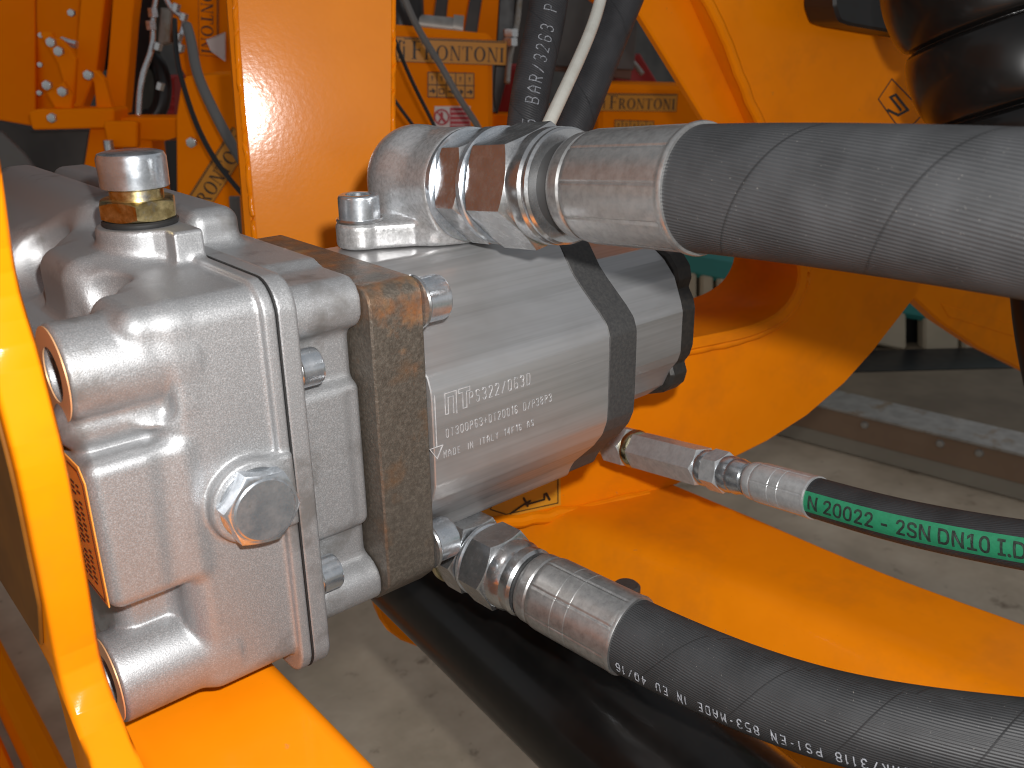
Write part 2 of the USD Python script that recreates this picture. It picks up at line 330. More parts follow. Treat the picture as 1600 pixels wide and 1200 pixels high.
mat('flange_aluminium', [(.42, .42, .42), (.52, .52, .525)], .34, .7, 600, .3, 900, .0004, rvar=.06, extra=[(60, (.62, .85), (.36, .34, .31), None)])
mat('dull_iron', [(.045, .045, .046), (.07, .068, .066)], .55, .3, 700, .3, 900, .0003)
mat('black_iron', [(.018, .017, .016), (.035, .03, .026)], .5, .2, 500, .3, 700, .0003)
mat('zinc', [(.52, .565, .61), (.66, .69, .73)], .24, .9, 120, .05, 500, .0003, rvar=.08, extra=[(300, (.62, .74), (.42, .42, .42), None)])
mat('zinc_worn', [(.52, .53, .54), (.60, .605, .61)], .22, .95, 200, .04, 900, .0003, rvar=.06)
mat('ferrule_steel', [(.34, .338, .335), (.40, .397, .393)], .33, .85, 300, .08, 900, .0003, rvar=.06, extra=[(70, (.62, .85), (.33, .31, .29), None)])
mat('zinc_pale', [(.50, .505, .51), (.58, .585, .59)], .32, .6, 200, .04, 900, .0003, rvar=.06)
mat('brass', [(.55, .43, .20), (.68, .56, .30)], .3, 1, 200, .1, 600, .0003, rvar=.1, extra=[(160, (.6, .72), (.52, .52, .5), None)])
mat('yellow_zinc', [(.50, .44, .26), (.62, .56, .38)], .25, 1, 200)
mat('gasket', [(.012, .012, .012)], .6)
mat('black_plastic', [(.007, .007, .0075)], .42, 0, 40, .05, 300, .0004, rvar=.05, extra=[(2200, (.74, .8), (.2, .19, .17), None)])
mat('black_gloss', [(.003, .003, .003), (.006, .005, .0045)], .3, 0, 20, .03, 80, .0006, coat=.2, coatr=.12, spec=.3, rvar=.06, extra=[(900, (.73, .79), (.16, .11, .07), None)])
mat('white_ink', [(.10, .105, .115), (.34, .36, .40), (.44, .46, .50)], .7, 0, 700)
mat('scribe', [(.40, .40, .41), (.66, .66, .67)], .42, .5, 260)
mat('black_ink', [(.02, .015, .01)], .5)
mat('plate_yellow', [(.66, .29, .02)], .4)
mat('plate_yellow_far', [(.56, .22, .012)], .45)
mat('label_orange', [(.78, .30, .05)], .4)
mat('shade_brown', [(.16, .058, .008), (.21, .076, .010)], .5, 0, 40, spec=.12)  # shade of the orange plate's left face, given as a brown colour
mat('white_plastic', [(.62, .60, .53), (.70, .69, .62)], .45, 0, 90)
mat('white_label', [(.62, .55, .53)], .5)
mat('red_label', [(.42, .03, .045)], .5)
mat('red_paint', [(.33, .012, .012)], .42)
mat('grey_plastic', [(.13, .125, .12)], .5)
mat('dark_grey', [(.05, .05, .05), (.09, .085, .08)], .6, 0, 8)
mat('brown_paint', [(.16, .07, .04)], .45)
mat('teal_paint', [(.03, .22, .20)], .5)
mat('cream_paint', [(.40, .345, .25), (.50, .43, .31)], .55, 0, 6)
mat('green_band', [(.012, .16, .075), (.016, .19, .09)], .55, 0, 400)
mat('hose_ink', [(.010, .012, .011), (.02, .04, .028)], .6, 0, 500)
mat('concrete', [(.44, .365, .265), (.53, .44, .325), (.60, .51, .385)], .8, 0, 9, .3, 60, .003, extra=[(28, (.62, .72), (.27, .215, .155), None), (11, (.63, .72), (.26, .20, .14), None), (3.5, (.5, .75), (.42, .35, .26), None), (70, (.70, .76), (.70, .64, .54), None)], detail=8)
mat('deck_shade', [(.15, .115, .075), (.21, .165, .11)], .7, 0, 9)  # deck brown darkened to carry the shadow lying over the deck
mat('trim_steel', [(.28, .265, .24), (.38, .36, .33)], .42, .6, 40, .1, 200, .001, extra=[(24, (.55, .68), (.24, .17, .10), None)])
mat('panel_brown', [(.17, .105, .065), (.21, .135, .085)], .38, 0, 6, coat=.3)
mat('panel_grey', [(.20, .18, .145), (.25, .225, .18)], .4, 0, 6, coat=.2)
def rusty(name, z0):
    N = {'geo': ('geometry', {}), 'n': ('noise_texture', {'scale': 700., 'detail': 5, 'roughness': .75}), 'r': ('rgb_ramp', {'ramp': [(.3, (.070, .058, .046)), (.5, (.105, .089, .072)), (.72, (.165, .142, .116))]}),
         'm': ('noise_texture', {'scale': 75., 'detail': 5, 'roughness': .65}), 's': ('separate_xyz', {}), 'zr': ('map_range', {'from_min': z0 - .05, 'from_max': z0, 'to_min': -.26, 'to_max': .06, 'clamp': True}),
         'a': ('math', {'math_type': 'add'}), 'k': ('map_range', {'from_min': .46, 'from_max': .70, 'clamp': True}),
         'rc': ('rgb_ramp', {'ramp': [(.3, (.20, .12, .05)), (.5, (.19, .068, .015)), (.7, (.085, .032, .012))]}), 'n3': ('noise_texture', {'scale': 140., 'detail': 4}),
         'mx': ('mix_color', {}), 'm2': ('noise_texture', {'scale': 55., 'detail': 4, 'roughness': .6}), 'k2': ('map_range', {'from_min': .54, 'from_max': .74, 'to_max': .7, 'clamp': True}), 'mx2': ('mix_color', {'b': (.17, .085, .035)}),
         'met': ('map_range', {'from_min': 0., 'from_max': 1., 'to_min': .55, 'to_max': 0.}), 'b': ('bump', {'strength': .5, 'distance': .0006}), 'bn': ('noise_texture', {'scale': 800., 'detail': 3, 'roughness': .7}), 'p': ('principled_bsdf', {'roughness': .47})}
    L = [('geo.position', x + '.vector') for x in ('n', 'm', 'n3', 'm2', 'bn', 's')] + [('n.fac', 'r.fac'), ('s.z', 'zr.value'), ('m.fac', 'a.value1'), ('zr.result', 'a.value2'), ('a.value', 'k.value'), ('n3.fac', 'rc.fac'),
         ('r.color', 'mx2.a'), ('m2.fac', 'k2.value'), ('k2.result', 'mx2.fac'), ('mx2.result', 'mx.a'), ('rc.color', 'mx.b'), ('k.result', 'mx.fac'), ('mx.result', 'p.base_color'), ('k.result', 'met.value'), ('met.result', 'p.metallic'), ('bn.fac', 'b.height'), ('b.normal', 'p.normal')]
    MT[name] = usdkit.material(stage, f'/World/Looks/{name}', N, L, surface='p.BSDF')
rusty('rusty_steel', .719)
def rubber(name, slope, pitch, seam, seamk, col=(.017, .0175, .0185), amp=.00022, dust=.5):
    """hose cover with the imprint of its wrapping cloth: ribs along the hose and a spiral seam, in (length, arc) coordinates"""
    N = {'st': ('attribute', {'attribute': 'st'}), 'geo': ('geometry', {}), 's': ('separate_xyz', {}),
         'a': ('math', {'math_type': 'multiply', 'value2': slope}), 'c': ('math', {'math_type': 'add'}), 'd': ('math', {'math_type': 'multiply', 'value2': 2 * math.pi / pitch}), 'sn': ('math', {'math_type': 'sine'}),
         'e': ('math', {'math_type': 'multiply', 'value2': seamk}), 'f': ('math', {'math_type': 'add'}), 'g': ('math', {'math_type': 'divide', 'value2': seam}), 'h': ('math', {'math_type': 'fraction'}),
         'i': ('map_range', {'from_min': 0., 'from_max': .022, 'to_min': -4., 'to_max': 0., 'clamp': True}), 'j': ('math', {'math_type': 'add'}), 'b': ('bump', {'strength': .34, 'distance': amp}),
         'n': ('noise_texture', {'scale': 60., 'detail': 4}), 'r': ('rgb_ramp', {'ramp': [(.35, col), (.65, tuple(1.7 * x for x in col))]}),
         'n2': ('noise_texture', {'scale': 1400., 'detail': 2}), 'k': ('map_range', {'from_min': .715, 'from_max': .80, 'clamp': True, 'to_max': dust}), 'mx': ('mix_color', {'b': (.30, .28, .25)}),
         'sq': ('map_range', {'from_min': .2, 'from_max': 1., 'to_min': 0., 'to_max': .42, 'clamp': True}), 'mx2': ('mix_color', {'b': tuple(2.3 * x for x in col)}), 'sd': ('map_range', {'from_min': -3., 'from_max': -.5, 'to_min': .5, 'to_max': 0., 'clamp': True}), 'mx3': ('mix_color', {'b': (.008, .008, .008)}),
         'p': ('principled_bsdf', {'roughness': .5, 'specular_ior_level': .3})}
    L = [('st.vector', 's.vector'), ('s.x', 'a.value1'), ('a.value', 'c.value1'), ('s.y', 'c.value2'), ('c.value', 'd.value1'), ('d.value', 'sn.value1'),
         ('s.y', 'e.value1'), ('e.value', 'f.value1'), ('s.x', 'f.value2'), ('f.value', 'g.value1'), ('g.value', 'h.value1'), ('h.value', 'i.value'), ('i.result', 'j.value1'), ('sn.value', 'j.value2'),
         ('j.value', 'b.height'), ('b.normal', 'p.normal'), ('geo.position', 'n.vector'), ('n.fac', 'r.fac'), ('geo.position', 'n2.vector'), ('n2.fac', 'k.value'), ('sn.value', 'sq.value'), ('r.color', 'mx2.a'), ('sq.result', 'mx2.fac'), ('mx2.result', 'mx.a'), ('k.result', 'mx.fac'), ('i.result', 'sd.value'), ('mx.result', 'mx3.a'), ('sd.result', 'mx3.fac'), ('mx3.result', 'p.base_color')]
    MT[name] = usdkit.material(stage, f'/World/Looks/{name}', N, L, surface='p.BSDF')
rubber('rubber_big', -.14, .00112, .046, .55)
rubber('rubber_mid', -.12, .00095, .034, .7)
rubber('rubber_thin', .10, .0009, .2, .5, dust=.25)
rubber('rubber_up', 3.5, .0050, .06, .8, (.024, .024, .026), dust=.3)

# ------------------------------------------------------------------ the setting
g = np.linspace(-1, 1, 3)
fl = trimesh.Trimesh([[-6, -6, 0], [14, -6, 0], [14, 14, 0], [-6, 14, 0]], [[0, 1, 2], [0, 2, 3]], process=False)
single('floor', fl, 'concrete', kind='structure')

# ------------------------------------------------------------------ gear housing
Y0 = .2553
def sd_ext(P, y0, y1, z0, z1, r2, x0, x1, re):   # rounded rectangle in (y, z) drawn out along x
    cy, hy, cz, hz = (y0 + y1) / 2, (y1 - y0) / 2 - r2, (z0 + z1) / 2, (z1 - z0) / 2 - r2
    a, b = np.abs(P[1] - cy) - hy, np.abs(P[2] - cz) - hz
    d2 = np.sqrt(np.maximum(a, 0) ** 2 + np.maximum(b, 0) ** 2) + np.minimum(np.maximum(a, b), 0) - r2 + re
    dx = np.abs(P[0] - (x0 + x1) / 2) - (x1 - x0) / 2 + re
    return np.minimum(np.maximum(d2, dx), 0) + np.sqrt(np.maximum(d2, 0) ** 2 + np.maximum(dx, 0) ** 2) - re
def front_cast(P):
    x, y, z = P
    d = sd_box(P, (.0838, Y0, .5925), (.1275, .47, .7275), .008)
    d = smin(d, sd_ext(P, .2530, .47, .5848, .7292, .0110, .1178, .130, .0006), .0012)          # joint rim
    d = smin(d, sd_box(P, (.088, .31, .60), (.128, .48, .7325), .012), .008)
    d = smin(d, sd_box(P, (.100, .36, .60), (.128, .50, .742), .012), .010)
    d = smin(d, sd_box(P, (.0655, .269, .603), (.10, .56, .7095), .006), .006)                 # low deck and web
    d = smin(d, sd_box(P, (.062, .385, .60), (.10, .60, .726), .012), .012)
    d = smin(d, sd_box(P, (.0765, .2560, .69), (.10, .286, .7272), .0065), .002)              # lobes of the bell end
    d = smin(d, sd_box(P, (.0805, .314, .69), (.10, .350, .7310), .0075), .003)
    val = smin(sd_cap(P, (.0745, .3005, .7225), (.0835, .3005, .7225), .0125), sd_cap(P, (.0745, .3005, .74), (.0835, .3005, .74), .0135), .004)
    d = smax(d, -val, .003)
    val = smin(sd_cap(P, (.066, .370, .7245), (.0860, .370, .7245), .0145), sd_cap(P, (.066, .370, .745), (.0860, .370, .745), .0155), .004)
    d = smax(d, -val, .004)
    d = smax(d, -sd_box(P, (.05, .2, .6925), (.0885, .2615, .7108), .004), .003)
    d = smin(d, sd_box(P, (.0606, .2545, .638), (.0925, .40, .6868), .0045), .003)            # middle block
    d = smax(d, -sd_cap(P, (.0825, .2515, .684), (.0805, .2515, .640), .0022), .004)
    d = smin(d, sd_cap(P, (.0665, .2695, .6945), (.0825, .2695, .6945), .0085), .003)
    d = smin(d, sd_cyl(P, 0, (.2698, .7104), .0146, .0615, .098, .001), .0018)
    d = smin(d, sd_cyl(P, 0, (.2702, .6068), .0150, .0596, .098, .001), .0018)
    d = smax(d, -sd_cyl(P, 0, (.2698, .7104), .0080, .03, .095, .001), .0006)
    d = smax(d, -sd_cyl(P, 0, (.2702, .6068), .0080, .03, .095, .001), .0006)
    d = smin(d, sd_cyl(P, 1, (.1072, .6610), .0143, .2508, .28, .0015), .002)                # drain boss
    d = smin(d, sd_box(P, (.108, .2510, .6475), (.1218, .28, .6735), .0012), .0015)
    def seg2(ax_, ay, bx, by, r0, r1):
        bax, bay = bx - ax_, by - ay; h = np.clip(((x - ax_) * bax + (y - ay) * bay) / (bax * bax + bay * bay), 0, 1)
        return np.sqrt((x - ax_ - bax * h) ** 2 + (y - ay - bay * h) ** 2) - (r0 + (r1 - r0) * h)
    p2 = np.minimum(np.minimum(seg2(.1105, .3245, .124, .3000, .0150, .0012), seg2(.1105, .3245, .126, .334, .0150, .0050)), np.maximum(np.abs(x - .119) - .007, np.abs(y - .317) - .0165)) + .001
    pz = np.abs(z - .7265) - .012 + .001
    pad = np.minimum(np.maximum(p2, pz), 0) + np.sqrt(np.maximum(p2, 0) ** 2 + np.maximum(pz, 0) ** 2) - .001
    d = smin(d, pad, .0028)                # breather pad
    d = smax(d, x - .1222, .0002)
    return d
def rear_cast(P):
    x, y, z = P
    d = sd_ext(P, .2530, .47, .5848, .7292, .0110, .115, .1296, .0012)
    d = smin(d, sd_box(P, (.126, .2705, .603), (.1578, .46, .716), .004), .003)
    d = smin(d, sd_box(P, (.126, .2660, .6275), (.1578, .40, .6855), .004), .0025)
    d = smax(d, -sd_cap(P, (.1535, .2642, .68), (.1535, .2642, .63), .0016), .003)
    d = smin(d, sd_box(P, (.126, .2622, .7040), (.166, .46, .7222), .0085), .0045)
    d = smin(d, sd_box(P, (.126, .290, .70), (.166, .46, .7235), .004), .006)
    d = smin(d, sd_box(P, (.126, .2622, .5945), (.166, .46, .6125), .0085), .003)
    d = smin(d, sd_box(P, (.1296, .33, .70), (.150, .50, .739), .006), .006)
    for zc in (.6945, .6195):
        d = smax(d, -sd_cyl(P, 0, (.2592, zc), .0100, .1508, .17, .002), .002)
    d = smin(d, sd_box(P, (.126, .2760, .603), (.1578, .46, .716), .004), .001)
    return smax(smax(d, .1226 - x, .0002), x - .1578, .0004)
gear = thing('gear_housing', 'grey cast aluminium gear housing with breather cap and big hex plug', 'gear housing', (.1, .36, .59))
part(gear, 'front_casing', nets(front_cast, (.048, .243, .58), (.1235, .605, .752), .0008), 'cast_aluminium', True)
part(gear, 'rear_casing', nets(rear_cast, (.1215, .246, .58), (.1592, .505, .745), .0008), 'cast_aluminium', True)
for yy, zz, xx in ((.2698, .7104, .0615), (.2702, .6068, .0596)):
    part(gear, 'machined_face', lathe_at([(.0081, 0), (.0140, 0), (.0140, .0004), (.0081, .0004), (.0081, 0)], (xx - .0005, yy, zz), (1, 0, 0)), 'machined_ring')
# drain plug
dp = np.array([.1072, .2508, .6610])
plug = part(gear, 'drain_plug', tf(cat(tf(hexnut(.0225, .0068, top=True, bottom=False, rot=.35), np.eye(4)), lathe([(0, .0062), (.0100, .0062), (.0103, .0070), (.0098, .0074), (0, .0074)])), axis_frame(dp, (0, -1, .02))), 'zinc')
part(plug, 'sealing_washer', lathe_at([(0, -.0005), (.0120, -.0005), (.0120, .0007), (0, .0007)], dp, (0, -1, 0)), 'zinc_worn')
# breather
bp = np.array([.1105, .3245, .7383])
br = part(gear, 'breather_cap', lathe_at([(0, .0125), (.0102, .0125), (.0112, .0130), (.0113, .0225), (.0106, .0240), (.0090, .0245), (0, .0246)], bp, (0, 0, 1), 72), 'zinc', label='silver cap on the brass breather')
part(br, 'neck', lathe_at([(0, .0085), (.0088, .0085), (.0088, .0128), (0, .0128)], bp, (0, 0, 1)), 'brass')
part(br, 'brass_hex', tf(hexnut(.0235, .0070, rot=.12), axis_frame(bp + [0, 0, .0022], (0, 0, 1))), 'brass')
part(br, 'seal_washer', lathe_at([(0, 0), (.0122, 0), (.0126, .0008), (.0126, .0016), (.0120, .0022), (0, .0022)], bp, (0, 0, 1)), 'gasket')
def cap_screw(parent, o, d, r, h, name='cap_screw'):
    pr = [(0, 0), (r * 1.0, 0), (r * 1.0, h * .86), (r * .95, h * .96), (r * .86, h), (r * .62, h), (r * .58, h * .96), (r * .58, h * .45), (0, h * .45)]
    s = part(parent, name, lathe_at(pr, o, d, 56), 'zinc')
    part(s, 'washer', lathe_at([(0, -.0012), (r * 1.12, -.0012), (r * 1.16, -.0004), (r * 1.1, .0003), (0, .0003)], o, d, 48), 'zinc_worn')
for zz in (.6962, .6175): cap_screw(gear, (.1309, .2625, zz), (1, 0, 0), .0064, .0085)
# nameplate on the end face of the middle block
T = frame((.0603, .2572, .6405), (0, 1, 0), (0, 0, 1)); T[:3, :3] = np.stack([[0, 1, 0], [0, 0, 1], [1, 0, 0]], 1) @ np.diag([1, 1, 1.]); T[:3, 2] *= -1; T[:3, 0] *= -1
T[:3, 3] = (.0603, .302, .6405)
npg = Polygon([(0, 0), (.046, 0), (.046, .041), (.042, .045), (0, .045)])
npl = part(gear, 'nameplate', slab(npg, T, .0004, .0001), 'label_orange')
T2 = T.copy(); T2[:3, 3] += [-.00015, 0, 0]
lines = [npg.buffer(-.0014).difference(npg.buffer(-.0017))] + [sbox(.005 + .0045 * q + .0006 * ((k * 3 + q) % 3), .005 + .0018 * k, .0085 + .0045 * q - .0006 * ((k * 5 + q) % 2), .00545 + .0018 * k) for k in range(19) for q in range(8) if (k * 11 + q * 7) % 9]
part(npl, 'printed_lines', tf(poly_mesh(unary_union(lines), .0001), T2), 'black_ink')

# ------------------------------------------------------------------ pump
pump = thing('hydraulic_pump', 'double gear pump with engraved aluminium body and rusty steel mounting plate', 'hydraulic pump', (.22, .311, .6))
XF = lambda x: np.array([[0, 0, 1, x], [1, 0, 0, 0], [0, 1, 0, 0], [0, 0, 0, 1.]])       # profile plane (y, z) at x
part(gear, 'gasket', slab(Polygon([(.25285, .58465), (.46, .58465), (.46, .72935), (.25285, .72935)]).buffer(-.011, quad_segs=10).buffer(.011, quad_segs=10), XF(.12275), .0006, .0001), 'gasket')
def prof(pts, yc, zc=.6599):              # near half given from top to bottom, mirrored to the far side
    p = list(pts) + [(2 * yc - y, z) for y, z in reversed(pts)]; return p
pl_ = Polygon([(.2577, .7192), (.365, .7192), (.365, .5925), (.2690, .5925), (.2577, .6030)]).buffer(-.007, quad_segs=6).buffer(.007, quad_segs=6)
part(pump, 'mounting_plate', slab(pl_, XF(.180), .0218, .0007), 'rusty_steel')
body = [(.2935, .7180), (.2862, .7118), (.279, .7016), (.2742, .6969), (.2625, .6872), (.2575, .6827), (.2556, .6775), (.2553, .672), (.2553, .646), (.2556, .6390), (.2582, .6318), (.2635, .6246), (.2755, .6125), (.278, .6083), (.2797, .604), (.2850, .6005), (.2935, .5995)]
bodyg = Polygon(prof(body, .311)).buffer(-.004, quad_segs=5).buffer(.008, quad_segs=5).buffer(-.004, quad_segs=5)
part(pump, 'pump_body', slab(bodyg, XF(.273), .093, .0004), 'drawn_aluminium')
cov = [(.2935, .7150), (.2862, .7105), (.279, .7010), (.2742, .6965), (.2625, .6867), (.2580, .6822), (.2561, .6770), (.2559, .672), (.2559, .646), (.2563, .6385), (.2588, .6322), (.2640, .6252), (.2757, .6132), (.2785, .6085), (.2802, .6050), (.2853, .6015), (.2935, .6005)]
part(pump, 'middle_cover', slab(Polygon(prof(cov, .311)).buffer(-.004, quad_segs=5).buffer(.004, quad_segs=5), XF(.2912), .0180, .0008), 'dull_iron')
b2 = [(.2960, .6985), (.2880, .6935), (.2810, .6860), (.2762, .6745), (.2748, .6700), (.2748, .6490), (.2765, .6440), (.2810, .6380), (.2850, .6290), (.2960, .6200)]
part(pump, 'second_body', slab(Polygon(prof(b2, .311)).buffer(-.003).buffer(.003), XF(.3452), .054, .0006), 'drawn_aluminium')
b3 = [(.2960, .6990), (.2870, .6960), (.2815, .6900), (.2800, .6840), (.2815, .6790), (.2782, .6740), (.2768, .6690), (.2768, .6500), (.2785, .6440), (.2815, .6400), (.2795, .6350), (.2810, .6290), (.2860, .6240), (.2960, .6200)]
part(pump, 'end_cover', slab(Polygon(prof(b3, .311)).buffer(-.0015, quad_segs=4).buffer(.003, quad_segs=4).buffer(-.0015), XF(.3580), .0125, .0015), 'black_iron')
cap_screw(pump, (.1812, .2634, .7095), (1, 0, 0), .0084, .0105)
cap_screw(pump, (.1812, .2640, .6105), (1, 0, 0), .0084, .0105)
# engraving on the near flat (y = .2553)
E_ = lambda x, z: np.array([[1, 0, 0, x], [0, 0, -1, Y0 - .00008], [0, 1, 0, z], [0, 0, 0, 1.]])
for txt, x, z, h, w in (('PS322/063D', .1972, .6683, .0047, .05), ('OT300P63+OT20016 D/P38P3', .1857, .6579, .0033, .062), ('MADE IN ITALY 14F16 AS', .1843, .6500, .0026, .072)):
    L0 = {.1972: .0305, .1857: .0535, .1843: .0452}[x]
    m = strokes(txt, h, w); m.apply_scale([L0 / m.extents[0], 1, 1])
    part(pump, 'engraved_text', tf(m, E_(x, z)), 'scribe', False)
lg = unary_union([LineString(q).buffer(.00018, cap_style='flat', join_style='mitre') for q in
    ([(0, 0), (0, .0082), (.0052, .0082), (.0052, -.001)], [(.0014, 0), (.0014, .0064), (.0038, .0064), (.0038, -.0005)], [(0, 0), (.0014, 0)],
     [(.0064, .0082), (.0116, .0082), (.0116, .0066), (.0100, .0066), (.0100, .0002), (.0082, .0002), (.0082, .0066), (.0064, .0066), (.0064, .0082)])])
part(pump, 'engraved_mark', tf(poly_mesh(lg, .0001), E_(.1858, .6672)), 'scribe', False)
ar = unary_union([sbox(-.0002, 0, .0002, .0205), LineString([(-.0032, 0), (.0028, 0), (0, -.0048), (-.0032, 0)]).buffer(.00016, cap_style='flat')])
part(pump, 'engraved_arrow', tf(poly_mesh(ar, .0001), E_(.1812, .6555)), 'scribe', False)

# ------------------------------------------------------------------ suction hose: elbow flange, fitting, hose
ax = spline([(.2302, .335, .7385), (.2304, .3125, .740), (.2294, .1899, .7522), (.2268, .0842, .7586), (.223, -.02, .759), (.219, -.14, .752)], 140)
sa = np.r_[0, np.cumsum(np.linalg.norm(np.diff(ax, axis=0), axis=1))]
def along(ax, y):                         # point and direction where the axis passes this y
    t = np.gradient(ax, axis=0); o = np.argsort(ax[:, 1]); I = lambda a, k: np.interp(y, ax[o, 1], a[o, k])
    return np.array([I(ax, k) for k in range(3)]), nm([I(t, k) for k in range(3)])
suction = thing('suction_hose', 'thick black hose with steel ferrule leaving the cast elbow above the pump', 'hydraulic hose', (.23, .32, .718))
el = np.array([.2295, .3195])
def elbow(P):
    x, y, z = P
    zb = .7182
    c = np.minimum(sd_cap(P, (el[0] - .035, el[1], .70), (el[0] - .035, el[1], .735), .0095), 9)
    def hull(P, z0, z1, grow=0):          # two-lug flange
        def seg(ax_, ay, bx, by, r0, r1):
            bax, bay = bx - ax_, by - ay; L = bax * bax + bay * bay
            h = np.clip(((x - ax_) * bax + (y - ay) * bay) / L, 0, 1); return np.sqrt((x - ax_ - bax * h) ** 2 + (y - ay - bay * h) ** 2) - (r0 + (r1 - r0) * h)
        d2 = np.minimum(seg(el[0], el[1], el[0] - .035, el[1], .0265 + grow, .0098 + grow), seg(el[0], el[1], el[0] + .035, el[1], .0265 + grow, .0098 + grow)) + .002
        dz = np.abs(z - (z0 + z1) / 2) - (z1 - z0) / 2 + .002
        return np.minimum(np.maximum(d2, dz), 0) + np.sqrt(np.maximum(d2, 0) ** 2 + np.maximum(dz, 0) ** 2) - .002
    d = hull(P, zb, zb + .0105)
    d = smin(d, sd_cap(P, (el[0] - .004, el[1] + .002, .722), (el[0] - .004, el[1] + .002, .744), .0195), .004)
    a, t = along(ax, .293); b, _ = along(ax, .322)
    d = smin(d, sd_cap(P, b + [-.003, .004, .0005], b + [0, -.010, 0], .0205), .004)
    rr = np.sqrt((x - a[0]) ** 2 + (z - a[2] - (y - a[1]) * t[2] / t[1]) ** 2) - .0226 + .002
    hh = np.abs(y - .3075) - .0145 + .002
    cy = np.minimum(np.maximum(rr, hh), 0) + np.sqrt(np.maximum(rr, 0) ** 2 + np.maximum(hh, 0) ** 2) - .002
    d = smin(d, cy, .0022)
    d = smin(d, sd_box(P, (el[0] - .016, .297, .722), (el[0] + .016, .33, .742), .003), .006)
    return smax(d, .7183 - z, .0004)
part(suction, 'elbow_flange', nets(elbow, (.178, .285, .7165), (.282, .352, .772), .0008), 'flange_aluminium', True)
cap_screw(suction, (el[0] - .035, el[1], .7297), (0, 0, 1), .0082, .0095)
cap_screw(suction, (el[0] + .035, el[1], .7297), (0, 0, 1), .0082, .0095)
def fit(parent, ax, name, y0, y1, kind, a, mat_, rot=0, **k):
    p, t = along(ax, y0); q, _ = along(ax, y1); h = np.linalg.norm(q - p); d = (q - p) / h
    if kind == 'hex': m = tf(hexnut(a, h, rot=rot, **k), axis_frame(p, d))
    else: m = lathe_at([(0, 0)] + [(r, s * h) for r, s in a] + [(0, h)], p, d, 72)
    return part(parent, name, m, mat_)
fit(suction, ax, 'seal_ring', .2935, .2905, 'rev', [(.0208, 0), (.0222, .1), (.0222, .9), (.0208, 1)], 'zinc')
fit(suction, ax, 'adapter_hex', .2905, .2755, 'hex', .0390, 'zinc_worn', rot=.80)
fit(suction, ax, 'collar', .2752, .2712, 'rev', [(.0190, 0), (.0190, .12), (.0218, .16), (.0222, .3), (.0222, .85), (.0216, .97), (.0180, 1)], 'zinc')
nut = fit(suction, ax, 'swivel_nut', .2707, .2480, 'hex', .0402, 'zinc_worn', rot=.80)
fit(suction, ax, 'nut_collar', .2482, .2365, 'rev', [(.0200, 0), (.0208, .3), (.0207, .62), (.0198, .70), (.0204, .80), (.0204, .92), (.0196, 1)], 'zinc_worn')
fit(suction, ax, 'swivel_neck', .2372, .2300, 'rev', [(.0158, 0), (.0158, 1)], 'gasket')
def ferrule(parent, ax, y0, y1, r, lip, flats=8, ph=.2, bands=(), mat_='ferrule_steel'):
    p, _ = along(ax, y0); q, _ = along(ax, y1); h = np.linalg.norm(q - p); d = (q - p) / h
    sq = lambda a: 1 - .030 * np.maximum(0, 1 - np.abs(((a + ph) / (2 * np.pi / flats)) % 1 - .5) / .5 * 11 + 10 - 0) if False else 1 - .022 * np.exp(-((((a + ph) * flats / (2 * np.pi)) % 1 - .5) / .035) ** 2) + .006 * np.exp(-(((((a + ph) * flats / (2 * np.pi)) % 1 - .5).__abs__() - .075) / .04) ** 2)
    pr = [(0, 0), (r * .84, 0), (r * .90, h * .02), (r * .925, h * .05), (r * .93, h * .12), (r * .90, h * .135), (r * .955, h * .16), (r * .97, h * .2)]
    for b in bands: pr += [(r * .975, h * (b - .006)), (r * .958, h * b), (r * .975, h * (b + .006))]
    pr += [(r * .985, h * .93), (r * lip, h * .965), (r * lip * 1.005, h * .985), (r * lip * .99, h), (r * .90, h * 1.002), (r * .9, h * .9), (0, h * .9)]
    n0 = 6
    m = lathe(pr, 240, lambda a, i: sq(a) if 6 <= i < len(pr) - 6 else np.ones_like(a))
    return part(parent, 'ferrule', tf(m, axis_frame(p, d)), mat_)
ferrule(suction, ax, .2305, .1772, .0198, 1.02, 10)
i0 = np.searchsorted(-ax[:, 1], -.182)
hp = ax[i0:]; m, uv = tube(hp, .01915, 96)
part(suction, 'hose', m, 'rubber_big', True, uv)

# ------------------------------------------------------------------ delivery hose below the pump
dx = spline([(.2105, .300, .5876), (.2121, .2863, .5876), (.2217, .1994, .5858), (.228, .1627, .5850), (.2365, .1181, .5889), (.2554, .0675, .5985), (.285, .01, .612), (.32, -.05, .63)], 160)
deliv = thing('delivery_hose', 'black braided hose printed upside down in white below the pump', 'hydraulic hose', (.211, .31, .59))
part(deliv, 'elbow', cat(lathe_at([(0, 0), (.0155, 0), (.0155, .017), (0, .017)], (.2105, .311, .5835), (0, 0, 1), 40), trimesh.creation.icosphere(3, .0155).apply_translation([.2105, .311, .5876]),
     lathe_at([(0, 0), (.0150, 0), (.0150, .022), (0, .022)], (.2105, .311, .5876), (.1, -1, 0), 40)), 'flange_aluminium')
fit(deliv, dx, 'lock_washer', .2868, .2842, 'rev', [(.0160, 0), (.0166, .3), (.0166, .7), (.0160, 1)], 'yellow_zinc')
h1 = fit(deliv, dx, 'adapter_hex', .2842, .2725, 'hex', .0305, 'zinc_worn', rot=.45)
fit(deliv, dx, 'seal_ring', .2722, .2692, 'rev', [(.0135, 0), (.0135, .15), (.0156, .2), (.0160, .4), (.0160, .75), (.0150, 1)], 'zinc')
fit(deliv, dx, 'swivel_nut', .2690, .2550, 'hex', .0310, 'zinc_worn', rot=.55)
fit(deliv, dx, 'nut_collar', .2552, .2425, 'rev', [(.0150, 0), (.0152, .35), (.0141, .55), (.0146, .75), (.0146, .9), (.0136, 1)], 'zinc_worn')
